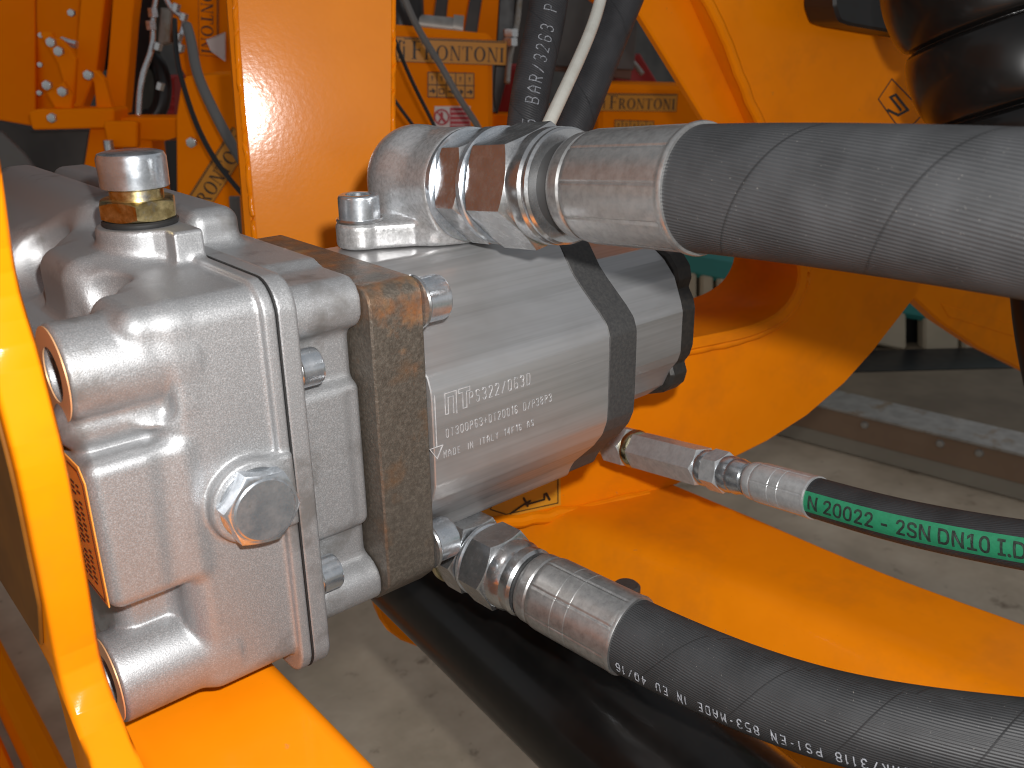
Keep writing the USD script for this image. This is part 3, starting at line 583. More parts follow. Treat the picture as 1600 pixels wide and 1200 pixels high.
fit(deliv, dx, 'swivel_neck', .2445, .2400, 'rev', [(.0118, 0), (.0118, 1)], 'gasket')
ferrule(deliv, dx, .2410, .1930, .0158, 1.0, 8, .3, (.42, .56))
i0 = np.searchsorted(-dx[:, 1], -.197); hp2 = dx[i0:]; m, uv = tube(hp2, .0146, 80); part(deliv, 'hose', m, 'rubber_mid', True, uv)
tx = strokes('215 BAR/3118 PSI-EN 853-MADE IN EU 4Q/16', .0042, .10, adv=.84, depth=.00008)
tx = trimesh.remesh.subdivide_to_size(tx.vertices, tx.faces, .003); tx = trimesh.Trimesh(*tx, process=False)
TXL = .110; tx.apply_scale([TXL / tx.bounds[1][0], 1, 1])
part(deliv, 'printed_text', wrap(tx, hp2, .0146, .006 + TXL, math.radians(97), flip=True), 'white_ink', False)

# ------------------------------------------------------------------ thin hose with the green band
sx = spline([(.377, .372, .562), (.375, .3502, .5657), (.3583, .2045, .5921), (.3536, .1602, .5997), (.347, .1049, .614), (.336, .04, .636)], 150)
thin = thing('thin_hose', 'thin black hose with a green printed band behind the pump', 'hydraulic hose', (.375, .36, .565))
fit(thin, sx, 'port_stub', .372, .349, 'rev', [(.0085, 0), (.0085, 1)], 'zinc_pale')
fit(thin, sx, 'lock_nut', .346, .3285, 'hex', .0212, 'zinc_pale', rot=.2)
fit(thin, sx, 'yellow_ring', .3287, .3235, 'rev', [(.0105, 0), (.0113, .3), (.0113, .7), (.0105, 1)], 'yellow_zinc')
fit(thin, sx, 'long_hex', .3237, .272, 'hex', .0192, 'zinc_pale', rot=.35)
fit(thin, sx, 'seal_ring', .2721, .2665, 'rev', [(.0092, 0), (.0098, .3), (.0098, .7), (.0090, 1)], 'zinc')
fit(thin, sx, 'swivel_nut', .2667, .2555, 'hex', .0192, 'zinc_pale', rot=-.3)
fit(thin, sx, 'nut_collar', .2557, .2420, 'rev', [(.0094, 0), (.0096, .25), (.0088, .4), (.0094, .6), (.0080, 1)], 'zinc')
fit(thin, sx, 'swivel_neck', .2425, .2380, 'rev', [(.0072, 0), (.0072, 1)], 'ferrule_steel')
ferrule(thin, sx, .2390, .2005, .0104, 1.0, 6, .4, (.45, .6), 'zinc_pale')
i0 = np.searchsorted(-sx[:, 1], -.204); hp3 = sx[i0:]; m, uv = tube(hp3, .0096, 64); part(thin, 'hose', m, 'rubber_thin', True, uv)
bd = trimesh.creation.extrude_polygon(sbox(0, -.0045, .165, .0045).segmentize(.003), .00005, engine='earcut')
gr = [(a, b) for a in np.arange(0, .176, .003) for b in np.linspace(-.0045, .0045, 9)]
def sheet(L, w, nx, ny):
    X, Y = np.meshgrid(np.linspace(0, L, nx), np.linspace(-w / 2, w / 2, ny), indexing='ij'); i, j = np.meshgrid(np.arange(nx - 1), np.arange(ny - 1), indexing='ij'); A = (i * ny + j).ravel()
    return trimesh.Trimesh(np.c_[X.ravel(), Y.ravel(), np.zeros(X.size)], np.vstack([np.c_[A, A + ny, A + ny + 1], np.c_[A, A + ny + 1, A + 1]]), process=False)
GA = math.radians(82)
part(thin, 'green_band', wrap(sheet(.165, .0100, 90, 12), hp3, .0096, .002, GA, out=.0001), 'green_band', True)
tx = meshkit.text_mesh('N 20022 - 2SN DN10 I.D', .0062, .00004, bold=True)
tx = trimesh.Trimesh(*trimesh.remesh.subdivide_to_size(tx.vertices, tx.faces, .003), process=False)
tx.apply_translation([0, -.0031, 0]); tx.apply_scale([.101 / tx.bounds[1][0], 1, 1])
part(thin, 'printed_text', wrap(tx, hp3, .0096, .0042, GA, out=.0002), 'hose_ink', False)
# ------------------------------------------------------------------ orange machine frame round the pump
NF = nm([-.314, -.949, 0]); EF = np.array([.949, -.314, 0])
def yz_slab(pts, x1, t, bev, r=0): return slab(pts, XF(x1), t, bev, r=r, res=6)
brk = thing('bracket_plate', 'near orange steel plate standing left of the gear housing', 'steel plate', (.05, .3, .2))
pts = [tuple(at(u, v, x=.0555)[1:]) for u, v in ((-40, 60), (0, 235), (19, 370), (38, 470), (57, 530), (76, 600), (106, 720), (128, 840), (142, 920), (152, 985), (163, 1040), (192, 1120), (230, 1206), (300, 1380))]
pts = [tuple(p[:2]) for p in spline(np.array([(*p, 0) for p in pts]), 40)]
pts += [(.225, .42), (.245, .50), (.257, .56), (.2605, .60), (.2615, .612), (.264, .622), (.30, .630), (.60, .630), (.60, .95), (.2545, .95)]
part(brk, 'plate', yz_slab(pts, .0555, .0125, .0016, r=.004), 'orange_paint', 62)
shade_pts = [(y + .0022, z) for y, z in pts[:25]] + [(.264, .632), (.40, .634), (.40, .95), (.26, .95)]
part(brk, 'shade_strip', yz_slab(shade_pts, .0429, .0012, .0003), 'shade_brown', label='brown strip standing in for shade on the left face of the plate')  # added strip: its brown paints the shade on the orange face behind
beam = thing('lower_beam', 'orange box beam passing under the gear housing', 'steel beam', (.09, .2, .5))
T = np.eye(4); T[:3, :3] = np.stack([[1, 0, 0], [0, 0, 1], [0, -1, 0]], 1); T[:3, 3] = (0, .00, 0)
def along_y(poly, y0, y1, bev, r=0):      # profile in (x, z) extruded from y0 to y1
    T = np.eye(4); T[:3, 0] = (1, 0, 0); T[:3, 1] = (0, 0, 1); T[:3, 2] = (0, -1, 0); T[:3, 3] = (0, y0, 0); return slab(poly, T, y1 - y0, bev, r=r, res=8)
part(beam, 'box_tube', along_y([(.0585, .505), (.1175, .505), (.1175, .5835), (.0585, .5835)], -.05, .30, .0008, r=.007), 'orange_paint')
part(beam, 'end_plate', along_y([(.0590, .5055), (.1170, .5055), (.1170, .5830), (.0590, .5830)], .3002, .306, .001, r=.007), 'orange_paint')

# post
PP = at(380, 100, d=.58); PN = nm([-.40, -.915, .10]); TP = plane_frame(PP, PN)
post = thing('steel_post', 'wide orange steel post standing behind the elbow', 'steel post', (*PP[:2], .3))
q = px2(TP, [(366, -60), (372, 60), (380, 160), (402, 400), (412, 520), (607, 520), (611, 300), (613, 190), (614, 60), (614, -60)])
part(post, 'front_plate', slab(q, TP, .004, .0012), 'post_paint')
TPb = TP.copy(); TPb[:3, 3] -= PN * .003
q2 = px2(TP, [(350, -60), (386, 400), (396, 520), (620, 520), (620, 300), (621, 190), (621, -60)])
part(post, 'box_section', slab(q2, TPb, .055, .004), 'orange_paint')
for a_, b_, nme in ((((365, -60), (371, 60), (379, 160), (401, 400), (411, 520)), .0022, 'weld_bead'), (((614.5, -60), (614.5, 60), (613.5, 190), (611.5, 300), (607.5, 520)), .0018, 'weld_bead')):
    pp = [on(u, v, PP - PN * .0025, PN) for u, v in a_]; w = spline(pp, 60); w = w + PN * (meshkit.noise(w * 160)[:, None] - .5) * .0016 + EX * (meshkit.noise(w * 130, 3)[:, None] - .5) * .0016
    part(post, nme, tube(w, b_, 10)[0], 'orange_paint')

# curved bracket with the big hole
PB = at(1150, 600, d=.64); TB = plane_frame(PB, NF)
cb = thing('curved_bracket', 'orange curved bracket plate with a big flanged hole behind the pump', 'bracket', (*PB[:2], .45))
outl = px2(TB, [(600, 240), (1500, 240), (1475, 380), (1432, 463), (1400, 505), (1365, 550), (1320, 600), (1262, 650), (1200, 690), (1150, 715), (1090, 742), (1060, 757), (1015, 772), (870, 800), (790, 812), (650, 830), (600, 700)])
cen = np.array([1105, 400])
hole = [(1150 + 0, 330), (1200, 335), (1238, 380), (1246, 440), (1225, 480), (1180, 510), (1130, 524), (1080, 534), (1000, 545), (930, 520), (900, 450), (920, 380), (1000, 330)]
hq = Polygon(spline(np.array([(*p, 0) for p in px2(TB, hole + hole[:1])]), 90)[:-1, :2]).buffer(0)
part(cb, 'plate', slab(Polygon(outl).buffer(.004).buffer(-.008).buffer(.004), TB, .010, .0015, holes=[hq]), 'orange_paint')
lip = hq.buffer(.004).difference(hq.buffer(-.0045))
TBl = TB.copy(); TBl[:3, 3] += NF * .006
part(cb, 'hole_flange', slab(lip.buffer(-.0001), TBl, .075, .0015), 'orange_paint')
rp = np.array(hq.buffer(.0052).exterior.coords); rw = np.array([(TB @ [x, y, .0012, 1])[:3] for x, y in rp]); rw = spline(rw, 260); rw += NF * (meshkit.noise(rw * 120)[:, None] - .5) * .002
part(cb, 'weld_bead', tube(rw, .0035, 10)[0], 'orange_paint')
TS = TB.copy(); TS[:3, 3] += NF * .0003
sq = px2(TB, [(780, 700), (875, 700), (876, 789), (787, 809), (720, 800)])
stk = part(cb, 'sticker', slab(sq, TS, .0002, .00005), 'plate_yellow', label='yellow pictogram sticker below the pump')
TS2 = TS.copy(); TS2[:3, 3] += NF * .0002
sg = Polygon(px2(TB, [(790, 705), (872, 705), (872, 786), (790, 804), (765, 796)]))
art = [sg.difference(sg.buffer(-.0007)), LineString(px2(TB, [(797, 802), (818, 788), (828, 782), (822, 788), (850, 780), (850, 772)])).buffer(.0007), LineString(px2(TB, [(818, 778), (824, 790)])).buffer(.0008), LineString(px2(TB, [(853, 771), (858, 780)])).buffer(.0009)]
part(stk, 'printed_mark', tf(poly_mesh(unary_union(art), .0001), TS2), 'black_ink', False)

# trough beam below the hoses, running towards the photographer
tb = thing('trough_beam', 'orange folded beam under the hoses, lower right', 'steel beam', (.42, .2, .45))
A = [(.366, .47), (.372, .384), (.3865, .30), (.399, .206), (.4035, .145), (.409, .06), (.415, -.02)]
rows = []
for (x_, y_), xr, lw in zip(A, (.462, .463, .4655, .468, .4755, .484, .49), (.04, .04, .042, .04, .035, .03, .03)):
    sec = [(x_ - lw, .484 - (lw - .011) * 1.35), (x_ - .011, .484), (x_ - .006, .4915), (x_ - .001, .4965), (x_ + .007, .4995), (x_ + .018, .5000), (x_ + .03, .4997), (xr - .003, .4995), (xr, .4985), (xr + .0005, .492), (xr - .004, .490), (x_, .489), (x_ - lw, .474 - (lw - .011) * 1.35)]
    rows.append([(sx_, y_, sz) for sx_, sz in sec])
rows = np.array(rows); rs = np.stack([spline(rows[:, k], 24) for k in range(rows.shape[1])], 1)
def loft(rs):
    n, k = rs.shape[:2]; i, j = np.meshgrid(np.arange(n - 1), np.arange(k), indexing='ij'); A = (i * k + j).ravel(); B = (i * k + (j + 1) % k).ravel()
    f = np.vstack([np.c_[A, B, B + k], np.c_[A, B + k, A + k]]); c0 = np.arange(1, k - 1)
    f = np.vstack([f, np.c_[np.zeros(k - 2, int), c0 + 1, c0], np.c_[np.zeros(k - 2, int), c0, c0 + 1] + (n - 1) * k])
    m = trimesh.Trimesh(rs.reshape(-1, 3), f, process=False); m.fix_normals(); return m
part(tb, 'folded_sheet', loft(rs), 'orange_paint', 40)
w = spline([on(u, v, PB + NF * .003, NF) for u, v in ((700, 822), (790, 812), (870, 801), (940, 788), (1015, 772))], 60); w += np.array([0, 0, 1]) * (meshkit.noise(w * 120)[:, None] - .5) * .003 - np.array([0, 0, .0025]) - NF * .002
part(tb, 'weld_bead', tube(w, .0045, 10)[0], 'orange_paint')
bpt = at(985, 925, z=.5)
part(tb, 'bolt_head', lathe_at([(0, 0), (.008, 0), (.008, .006), (.0065, .0075), (0, .008)], at(978, 931, z=.5), (0, 0, 1), 32), 'dull_iron')

# side panel at upper right with its diagonal rib
PS = at(1200, 100, d=.72); TSP = plane_frame(PS, NF)
sp = thing('side_panel', 'tall orange side panel with a diagonal welded edge, upper right', 'machine panel', (*PS[:2], .4))
out = px2(TSP, [(1055, -80), (1100, 0), (1188, 200), (1290, 330), (1380, 420), (1432, 470), (1470, 505), (1530, 545), (1640, 600), (1760, 640), (1760, -80)])
part(sp, 'panel', slab(Polygon(out), TSP, .020, .002), 'orange_paint')
T3 = TSP.copy(); T3[:3, 3] -= NF * .0202
rib = px2(T3, [(900, -140), (965, -40), (985, 0), (1108, 200), (1180, 320), (1330, 340), (1150, 60), (1080, -140)])
part(sp, 'back_strip', slab(Polygon(rib), T3, .010, .0015), 'orange_paint')
w = spline([on(u, v, PS + NF * .0005, NF) for u, v in ((1066, -60), (1104, 0), (1150, 102), (1192, 200), (1250, 280))], 90); w += EX * (meshkit.noise(w * 90)[:, None] - .5) * .0016
part(sp, 'weld_bead', tube(w, .0042, 10)[0], 'orange_paint')
T4 = TSP.copy(); T4[:3, 3] += NF * .0006
fold = px2(TSP, [(1465, 470), (1640, 520), (1640, 545), (1480, 498)])
part(sp, 'fold', slab(Polygon(fold), T4, .006, .0025), 'orange_paint')
dq = Polygon(px2(T4, [(1394, 122), (1446, 176), (1412, 212), (1372, 155)]))
dm_ = [dq.difference(dq.buffer(-.0010)), LineString(px2(T4, [(1388, 172), (1404, 180), (1419, 172), (1400, 148), (1392, 152), (1408, 172)])).buffer(.0011, join_style='mitre')]
TD = TSP.copy(); TD[:3, 3] += NF * .0002
part(sp, 'printed_mark', tf(poly_mesh(unary_union(dm_), .0001), TD), 'black_ink', False)
# black cowl before the panel
TC = plane_frame(PS + NF * .05, NF)
cw = thing('black_cowl', 'black rounded box in front of the orange side panel, top edge', 'cover', tuple(PS + NF * .05))
part(cw, 'shell', slab(Polygon(px2(TC, [(1302, -120), (1304, 10), (1312, 34), (1330, 40), (1480, 66), (1480, -120)])).buffer(-.007, quad_segs=6).buffer(.007, quad_segs=6), TC, .035, .002), 'black_plastic')

# spiral hose guard
sa0, sa1 = at(1533, -120, d=.50), at(1693, 330, d=.50)
dsp = nm(sa1 - sa0); Ls = np.linalg.norm(sa1 - sa0)
pitch = .044
def sprof(s, a):
    ph = ((s + a / (2 * np.pi) * pitch) / pitch) % 1.0
    return .0530 + .0068 * np.sqrt(np.clip(1 - (2 * ph - 1) ** 2, 0, 1)) - .0020 * np.exp(-((np.minimum(ph, 1 - ph)) / .03) ** 2)
sg_ = thing('spiral_hose_guard', 'shiny black spiral guard wound round a hose at the top right corner', 'hose guard', tuple(sa1))
ps = np.linspace(sa0, sa1, 420); m, uv = tube(ps, .05, 144, ref=-NF, rfun=sprof)
part(sg_, 'spiral_wrap', m, 'black_gloss', True, uv)
bh = thing('black_hose', 'smooth black hose coming out below the big hose at the right edge', 'hose', tuple(at(1615, 520, d=.6)))
part(bh, 'hose', tube(spline([at(1600, 300, d=.60), at(1606, 420, d=.60), at(1616, 520, d=.60), at(1640, 640, d=.60)], 40), .0115, 40)[0], 'black_plastic', True)

# black cylinder
ca = at(822, 1012, d=.475); cd = nm([.03, .99, .10]); RC = .0375
cy = thing('hydraulic_cylinder', 'thick glossy black hydraulic cylinder below the delivery hose', 'hydraulic cylinder', tuple(ca))
y_far = (at(640, 935, x=.235)[1] - ca[1])
c0 = ca + cd * .128
part(cy, 'barrel', lathe_at([(0, 0), (RC - .004, 0), (RC, .003), (RC, .60), (0, .60)], c0, -cd, 96), 'black_gloss')
part(cy, 'gland', lathe_at([(0, -.006), (RC - .005, -.006), (RC - .0042, .001), (0, .001)], c0, -cd, 64), 'black_plastic')
TE = plane_frame(at(612, 968, d=.60), NF)
part(cy, 'orange_eye', slab(Polygon(px2(TE, [(586, 925), (588, 950), (594, 970), (606, 987), (628, 1003), (660, 1015), (680, 925)])).buffer(-.003).buffer(.003), TE, .018, .002), 'orange_paint')

# hoses rising behind the suction hose
def hose_up(pts, r, mat_, label, txt=None, ta=0, ref=None):
    t = thing('rising_hose', label, 'hydraulic hose', tuple(pts[-1]), group=None)
    p = spline(pts, 90); m, uv = tube(p, r, 56, ref=NF if ref is None else ref); part(t, 'hose', m, mat_, True, uv)
    return t, p
tA, pA = hose_up([at(862, -90, d=.56), at(858, 0, d=.56), at(838, 100, d=.555), at(822, 196, d=.55), at(815, 300, d=.55)], .0115, 'rubber_up', 'black woven hose printed with white numbers rising left of a white tube')
tB, pB = hose_up([at(1015, -90, d=.60), at(976, 0, d=.60), at(936, 100, d=.595), at(898, 197, d=.59), at(860, 300, d=.585)], .0117, 'rubber_up', 'black woven hose without printing rising right of a white tube')
tx = strokes('225 BAR/3263 P', .0076, .05, adv=.86, depth=.00008); tx = trimesh.Trimesh(*trimesh.remesh.subdivide_to_size(tx.vertices, tx.faces, .003), process=False)
sA = np.r_[0, np.cumsum(np.linalg.norm(np.diff(pA, axis=0), axis=1))]
vlow = sA[np.argmin([abs((R.T @ (p - C))[1] / (R.T @ (p - C))[2] * F + 600 - 196) for p in pA])]
tx.apply_translation([-.0170, -.0039, 0])
part(tA, 'printed_text', wrap(tx, pA, .0115, vlow, math.radians(18), ref=NF, flip=True), 'white_ink', False)
wt = thing('white_tube', 'thin white plastic tube between the two rising hoses', 'tube', tuple(at(852, 203, d=.40)))
part(wt, 'tube', tube(spline([at(852, 205, d=.41), at(880, 145, d=.45), at(912, 75, d=.50), at(938, 0, d=.545), at(950, -60, d=.57)], 40), np.linspace(.0031, .0036, 40), 24)[0], 'white_plastic', True)

# ------------------------------------------------------------------ behind: the other machines in the hall
NB = nm([-.65, -.76, 0])
def bgp(parent, name, pts, d, t, m, n=NB, r=0, bev=.002, label=None, cen=None):
    c = cen or np.mean(pts, 0); P = at(c[0], c[1], d=d); Tn = plane_frame(P, n)
    g = Polygon(px2(Tn, pts)).buffer(0)
    if r: g = g.buffer(-r).buffer(2 * r).buffer(-r)
    return part(parent, name, slab(g, Tn, t, bev), m, label=label)
def bolt_at(parent, u, v, d, r=.009, m='zinc_worn', n=NB):
    return part(parent, 'bolt_head', tf(hexnut(1.1 * r, r * .7, bottom=False), axis_frame(at(u, v, d=d), n)), m)
def pipe(parent, name, pts, r, m, k=40, sides=12):
    return part(parent, name, tube(spline([at(u, v, d=d) for u, v, d in pts], k), r, sides)[0], m, True)
single('hall_wall', box((-4, 4.2, 0), (9, 4.4, 4), .01), 'dark_grey', kind='structure')

mc = thing('orange_machine', 'orange machine with bolted arms and brackets in the background, upper left', 'machine', tuple(at(120, 200, d=1.25)))
bgp(mc, 'back_panel', [(-160, -80), (56, -80), (56, 198), (0, 188), (-160, 160)], 1.30, .03, 'orange_far', nm([-.35, -.93, 0]))
bgp(mc, 'side_panel', [(56, -80), (128, -80), (112, 185), (56, 198)], 1.31, .02, 'orange_far', nm([-.9, -.42, 0]))
bgp(mc, 'cross_bar', [(44, 176), (56, 171), (178, 170), (178, 200), (50, 203)], 1.20, .05, 'orange_far', r=.004)
bgp(mc, 'cross_bar', [(150, 184), (300, 184), (300, 222), (214, 219), (214, 203), (150, 200)], 1.23, .05, 'orange_far')
bgp(mc, 'arm', [(130, -60), (168, -60), (163, 0), (150, 110), (128, 168), (112, 168), (119, 80)], 1.25, .03, 'orange_far')
bgp(mc, 'slot_cover', [(160, -60), (182, -60), (176, 20), (162, 110), (152, 112)], 1.27, .02, 'black_plastic')
bgp(mc, 'arm', [(180, -60), (216, -60), (206, 30), (194, 178), (158, 175), (168, 100)], 1.25, .03, 'orange_far')
bgp(mc, 'bolted_bracket', [(60, 50), (80, 50), (82, 60), (92, 60), (108, 76), (118, 92), (114, 160), (106, 168), (82, 150), (72, 150), (98, 128), (90, 100)], 1.22, .012, 'orange_far', r=.003)
bgp(mc, 'lower_bracket', [(72, 146), (98, 128), (112, 150), (110, 172), (86, 170)], 1.205, .012, 'orange_far')
bgp(mc, 'pivot_bracket', [(136, 112), (150, 110), (162, 124), (175, 172), (150, 172), (146, 130)], 1.215, .014, 'orange_far', r=.003)
for u, v, d, r in ((65, 55, 1.28, .006), (82, 66, 1.20, .010), (94, 80, 1.20, .010), (64, 101, 1.28, .006), (76, 133, 1.195, .010), (100, 143, 1.195, .010), (63, 145, 1.28, .006), (113, 20, 1.26, .008), (83, 184, 1.15, .009), (140, 117, 1.20, .010)): bolt_at(mc, u, v, d, r)
pipe(mc, 'steel_pin', [(96, 63, 1.235), (108, 67, 1.235), (120, 70, 1.235)], .005, 'zinc')
bgp(mc, 'foot', [(140, 200), (178, 200), (172, 235), (162, 330), (120, 330)], 1.26, .05, 'orange_far')
bgp(mc, 'foot', [(212, 212), (236, 216), (250, 330), (212, 330)], 1.26, .05, 'orange_far')
bgp(mc, 'hinge_plate', [(160, 190), (214, 190), (214, 231), (176, 231), (168, 226)], 1.19, .015, 'orange_far', r=.004)
part(mc, 'hinge_pin', lathe_at([(0, 0), (.006, 0), (.006, .02), (0, .02)], at(169, 219, d=1.18), (0, 0, -1), 16), 'zinc')
bgp(mc, 'lower_tray', [(-160, 150), (0, 188), (50, 203), (140, 203), (128, 270), (-160, 300)], 1.42, .05, 'dark_grey')
bgp(mc, 'grey_sheet', [(0, 205), (36, 240), (60, 275), (-60, 300)], 1.36, .01, 'grey_plastic')

bc = thing('black_column', 'tall black column with a loop at its side in the background', 'machine column', tuple(at(215, 150, d=1.3)))
bgp(bc, 'column', [(207, -60), (262, -60), (240, 40), (228, 110), (218, 182), (188, 182), (196, 80)], 1.32, .05, 'black_plastic')
lp = [(at(232 + 23 * math.cos(a), 138 + 46 * math.sin(a), d=1.345)) for a in np.linspace(-1.9, 1.9, 30)]
part(bc, 'black_loop', tube(lp, .012, 16, ref=NB)[0], 'black_plastic', True)
pipe(bc, 'steel_pipe', [(250, -60, 1.27), (243, 0, 1.27), (239, 28, 1.27), (237, 75, 1.27), (226, 108, 1.27), (219, 140, 1.27), (216, 184, 1.27)], .0042, 'zinc_worn')
for u, v in ((240, 27), (237, 47)): part(bc, 'pipe_nut', tf(hexnut(.012, .012), axis_frame(at(u, v, d=1.27), (0, 0, 1))), 'zinc')
bgp(bc, 'valve_block', [(250, 12), (268, 12), (264, 66), (245, 72)], 1.29, .04, 'trim_steel')
pipe(bc, 'fitting_line', [(255, -20, 1.27), (272, 16, 1.27), (286, 28, 1.27), (285, 50, 1.27), (279, 66, 1.27), (281, 82, 1.27)], .004, 'zinc')
for u, v in ((274, 17), (286, 32), (277, 63), (281, 80), (246, 78), (249, 140)): part(bc, 'fitting', tf(hexnut(.010, .010), axis_frame(at(u, v, d=1.265), nm([.3, -.3, 1]))), 'zinc_worn')
rc = thing('red_crate', 'red ribbed crate low behind the black loop', 'crate', tuple(at(250, 180, d=1.6)))
bgp(rc, 'crate_wall', [(228, 120), (272, 120), (272, 190), (226, 190)], 1.6, .08, 'red_paint')
for k in range(4): bgp(rc, 'rib', [(228, 138 + 12 * k), (272, 138 + 12 * k), (272, 142 + 12 * k), (228, 142 + 12 * k)], 1.597, .006, 'red_paint', bev=.001)

tk = thing('orange_tank', 'orange machine housing with a slanted maker plate behind the breather cap', 'machine housing', tuple(at(320, 260, d=1.05)))
bgp(tk, 'front', [(290, 119), (355, 116), (420, 116), (420, 420), (290, 420), (276, 300), (275, 184), (283, 130)], 1.12, .12, 'orange_far', r=.008)
bgp(tk, 'upper_body', [(262, -60), (420, -60), (420, 118), (290, 120), (272, 90)], 1.30, .05, 'orange_far')
bolt_at(tk, 301, 222, 1.115, .010)
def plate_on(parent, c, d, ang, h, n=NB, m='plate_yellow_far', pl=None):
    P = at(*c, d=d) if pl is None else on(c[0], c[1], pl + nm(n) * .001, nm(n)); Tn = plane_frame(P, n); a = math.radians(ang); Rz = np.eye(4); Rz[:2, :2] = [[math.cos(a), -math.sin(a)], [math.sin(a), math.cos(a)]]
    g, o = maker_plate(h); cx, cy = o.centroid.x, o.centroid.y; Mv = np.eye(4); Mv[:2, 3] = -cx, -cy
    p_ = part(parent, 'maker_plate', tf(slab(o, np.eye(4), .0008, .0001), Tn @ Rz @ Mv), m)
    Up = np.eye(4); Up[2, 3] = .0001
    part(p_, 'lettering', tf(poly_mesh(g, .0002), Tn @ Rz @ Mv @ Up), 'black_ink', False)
ptk = at(*np.mean([(290, 119), (355, 116), (420, 116), (420, 420), (290, 420), (276, 300), (275, 184), (283, 130)], 0), d=1.12); ptu = at(*np.mean([(262, -60), (420, -60), (420, 118), (290, 120), (272, 90)], 0), d=1.30)
plate_on(tk, (334, 280), 0, 52, .0165, pl=ptk)
plate_on(tk, (326, 8), 0, -97, .0165, m='orange_far', pl=ptu)
bgp(tk, 'warning_label', [(322, 62), (352, 50), (352, 96), (330, 80)], 1.297, .001, 'white_label')
bgp(tk, 'red_strip', [(324, 60), (352, 56), (352, 66), (322, 70)], 1.2965, .001, 'red_label')
bgp(tk, 'black_leg', [(258, 220), (279, 220), (290, 340), (270, 340)], 1.20, .04, 'black_plastic')
bgp(tk, 'grey_strip', [(357, 308), (372, 308), (378, 400), (362, 400)], 1.08, .01, 'grey_plastic')
gh = thing('grey_hose', 'grey hose sagging beside the orange post', 'hose', tuple(at(330, 160, d=1.08)))
pipe(gh, 'hose', [(292, 40, 1.05), (298, 62, 1.04), (306, 105, 1.02), (330, 165, 1.0), (360, 222, .99), (385, 262, .98)], .0056, 'grey_plastic')
kb = thing('black_cable', 'thin black cable hanging before the slanted maker plate', 'cable', tuple(at(310, 210, d=1.07)))
pipe(kb, 'cable', [(273, 30, 1.05), (276, 85, 1.04), (288, 138, 1.02), (312, 205, 1.0), (345, 262, .99), (385, 310, .98)], .0028, 'black_plastic')

def cabinet(label, x0, x1, yt0, yt1, yb, d, full):
    t = thing('orange_cabinet', label, 'machine housing', tuple(at((x0 + x1) / 2, yb, d=d)), group=None)
    c = ((x0 + x1) / 2, (yt0 + yb) / 2); n = nm([-.52, -.855, 0])
    P = at(*c, d=d); Tn = plane_frame(P, n)
    g = Polygon(px2(Tn, [(x0, yt0), (x1, yt1), (x1 + 2, yb), (x0, yb)])).buffer(-.012).buffer(.012)
    part(t, 'body', slab(g, Tn, .16, .008), 'orange_far')
    return t, Tn, n
k1, Tk, nk = cabinet('large orange cabinet with maker plate and pictogram grid right of the post', 596, 770, 36, 53, 330, 1.35, True)
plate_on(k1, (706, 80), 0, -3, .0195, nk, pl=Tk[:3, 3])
def grid(parent, pts, nx, pl, n):
    c = np.mean(pts, 0); Tn = plane_frame(on(c[0], c[1], pl + nm(n) * .001, nm(n)), n); q = np.array(px2(Tn, pts)); o = Polygon(q)
    p_ = part(parent, 'pictogram_plate', slab(o, Tn, .0008, .0001), 'plate_yellow_far'); Li = [o.difference(o.buffer(-.0011))]
    L = lambda a, b, t: (1 - t) * q[a] + t * q[b]
    for k in range(1, nx): Li.append(LineString([L(0, 1, k / nx), L(3, 2, k / nx)]).buffer(.0006))
    Li.append(LineString([L(0, 3, .5), L(1, 2, .5)]).buffer(.0006)); s = np.linalg.norm(q[1] - q[0]) / nx
    for k in range(nx):
        for j in range(2):
            a = (L(0, 1, (k + .5) / nx) * (1 - (j + .5) / 2) + L(3, 2, (k + .5) / nx) * (j + .5) / 2)
            if j == 0: Li.append(LineString([a + [0, -.22 * s], a + [0, .2 * s]]).buffer(.0005)); Li.append(Point(a + [0, .12 * s]).buffer(.10 * s).difference(Point(a + [0, .12 * s]).buffer(.06 * s)))
            elif k % 4 == 1: Li.append(sbox(*(a - .25 * s), *(a + .25 * s)).exterior.buffer(.0006))
            else: Li += [LineString([a - [.25 * s, 0], a + [.25 * s, 0]]).buffer(.0011), LineString([a + [.05 * s, .2 * s], a + [.28 * s, 0], a + [.1 * s, -.2 * s]]).buffer(.0009)]
    Tn = Tn.copy(); Tn[:3, 3] += n * .0002
    part(p_, 'printed_lines', tf(poly_mesh(unary_union(Li), .0002), Tn), 'black_ink', False)
grid(k1, [(668, 112), (741, 114), (741, 154), (668, 152)], 5, Tk[:3, 3], nk)
Tn = plane_frame(on(706, 185, Tk[:3, 3] + nm(nk) * .001, nm(nk)), nk)
wl = part(k1, 'safety_label', slab(Polygon(px2(Tn, [(679, 166), (735, 166), (735, 212), (679, 212)])), Tn, .0008, .0001), 'white_label')
Tn2 = Tn.copy(); Tn2[:3, 3] += nk * .0002
cc = Point(px2(Tn, [(690, 183)])[0]); sgn = [cc.buffer(.0115).difference(cc.buffer(.009)), LineString(px2(Tn, [(683, 175), (697, 191)])).buffer(.0012), LineString(px2(Tn, [(690, 177), (690, 184)])).buffer(.0022), LineString(px2(Tn, [(690, 184), (686, 190)])).buffer(.0014), LineString(px2(Tn, [(690, 184), (694, 190)])).buffer(.0014)]
part(wl, 'prohibition_sign', tf(poly_mesh(unary_union(sgn), .0002), Tn2), 'red_label', False)
rt = Polygon(px2(Tn, [(703, 168), (734, 168), (734, 210), (703, 210)])).difference(unary_union([LineString(px2(Tn, [(705, y_), (732, y_)])).buffer(.0007) for y_ in (174, 181, 188, 195, 202)]))
part(wl, 'red_text_field', tf(poly_mesh(rt, .0002), Tn2), 'red_label', False)
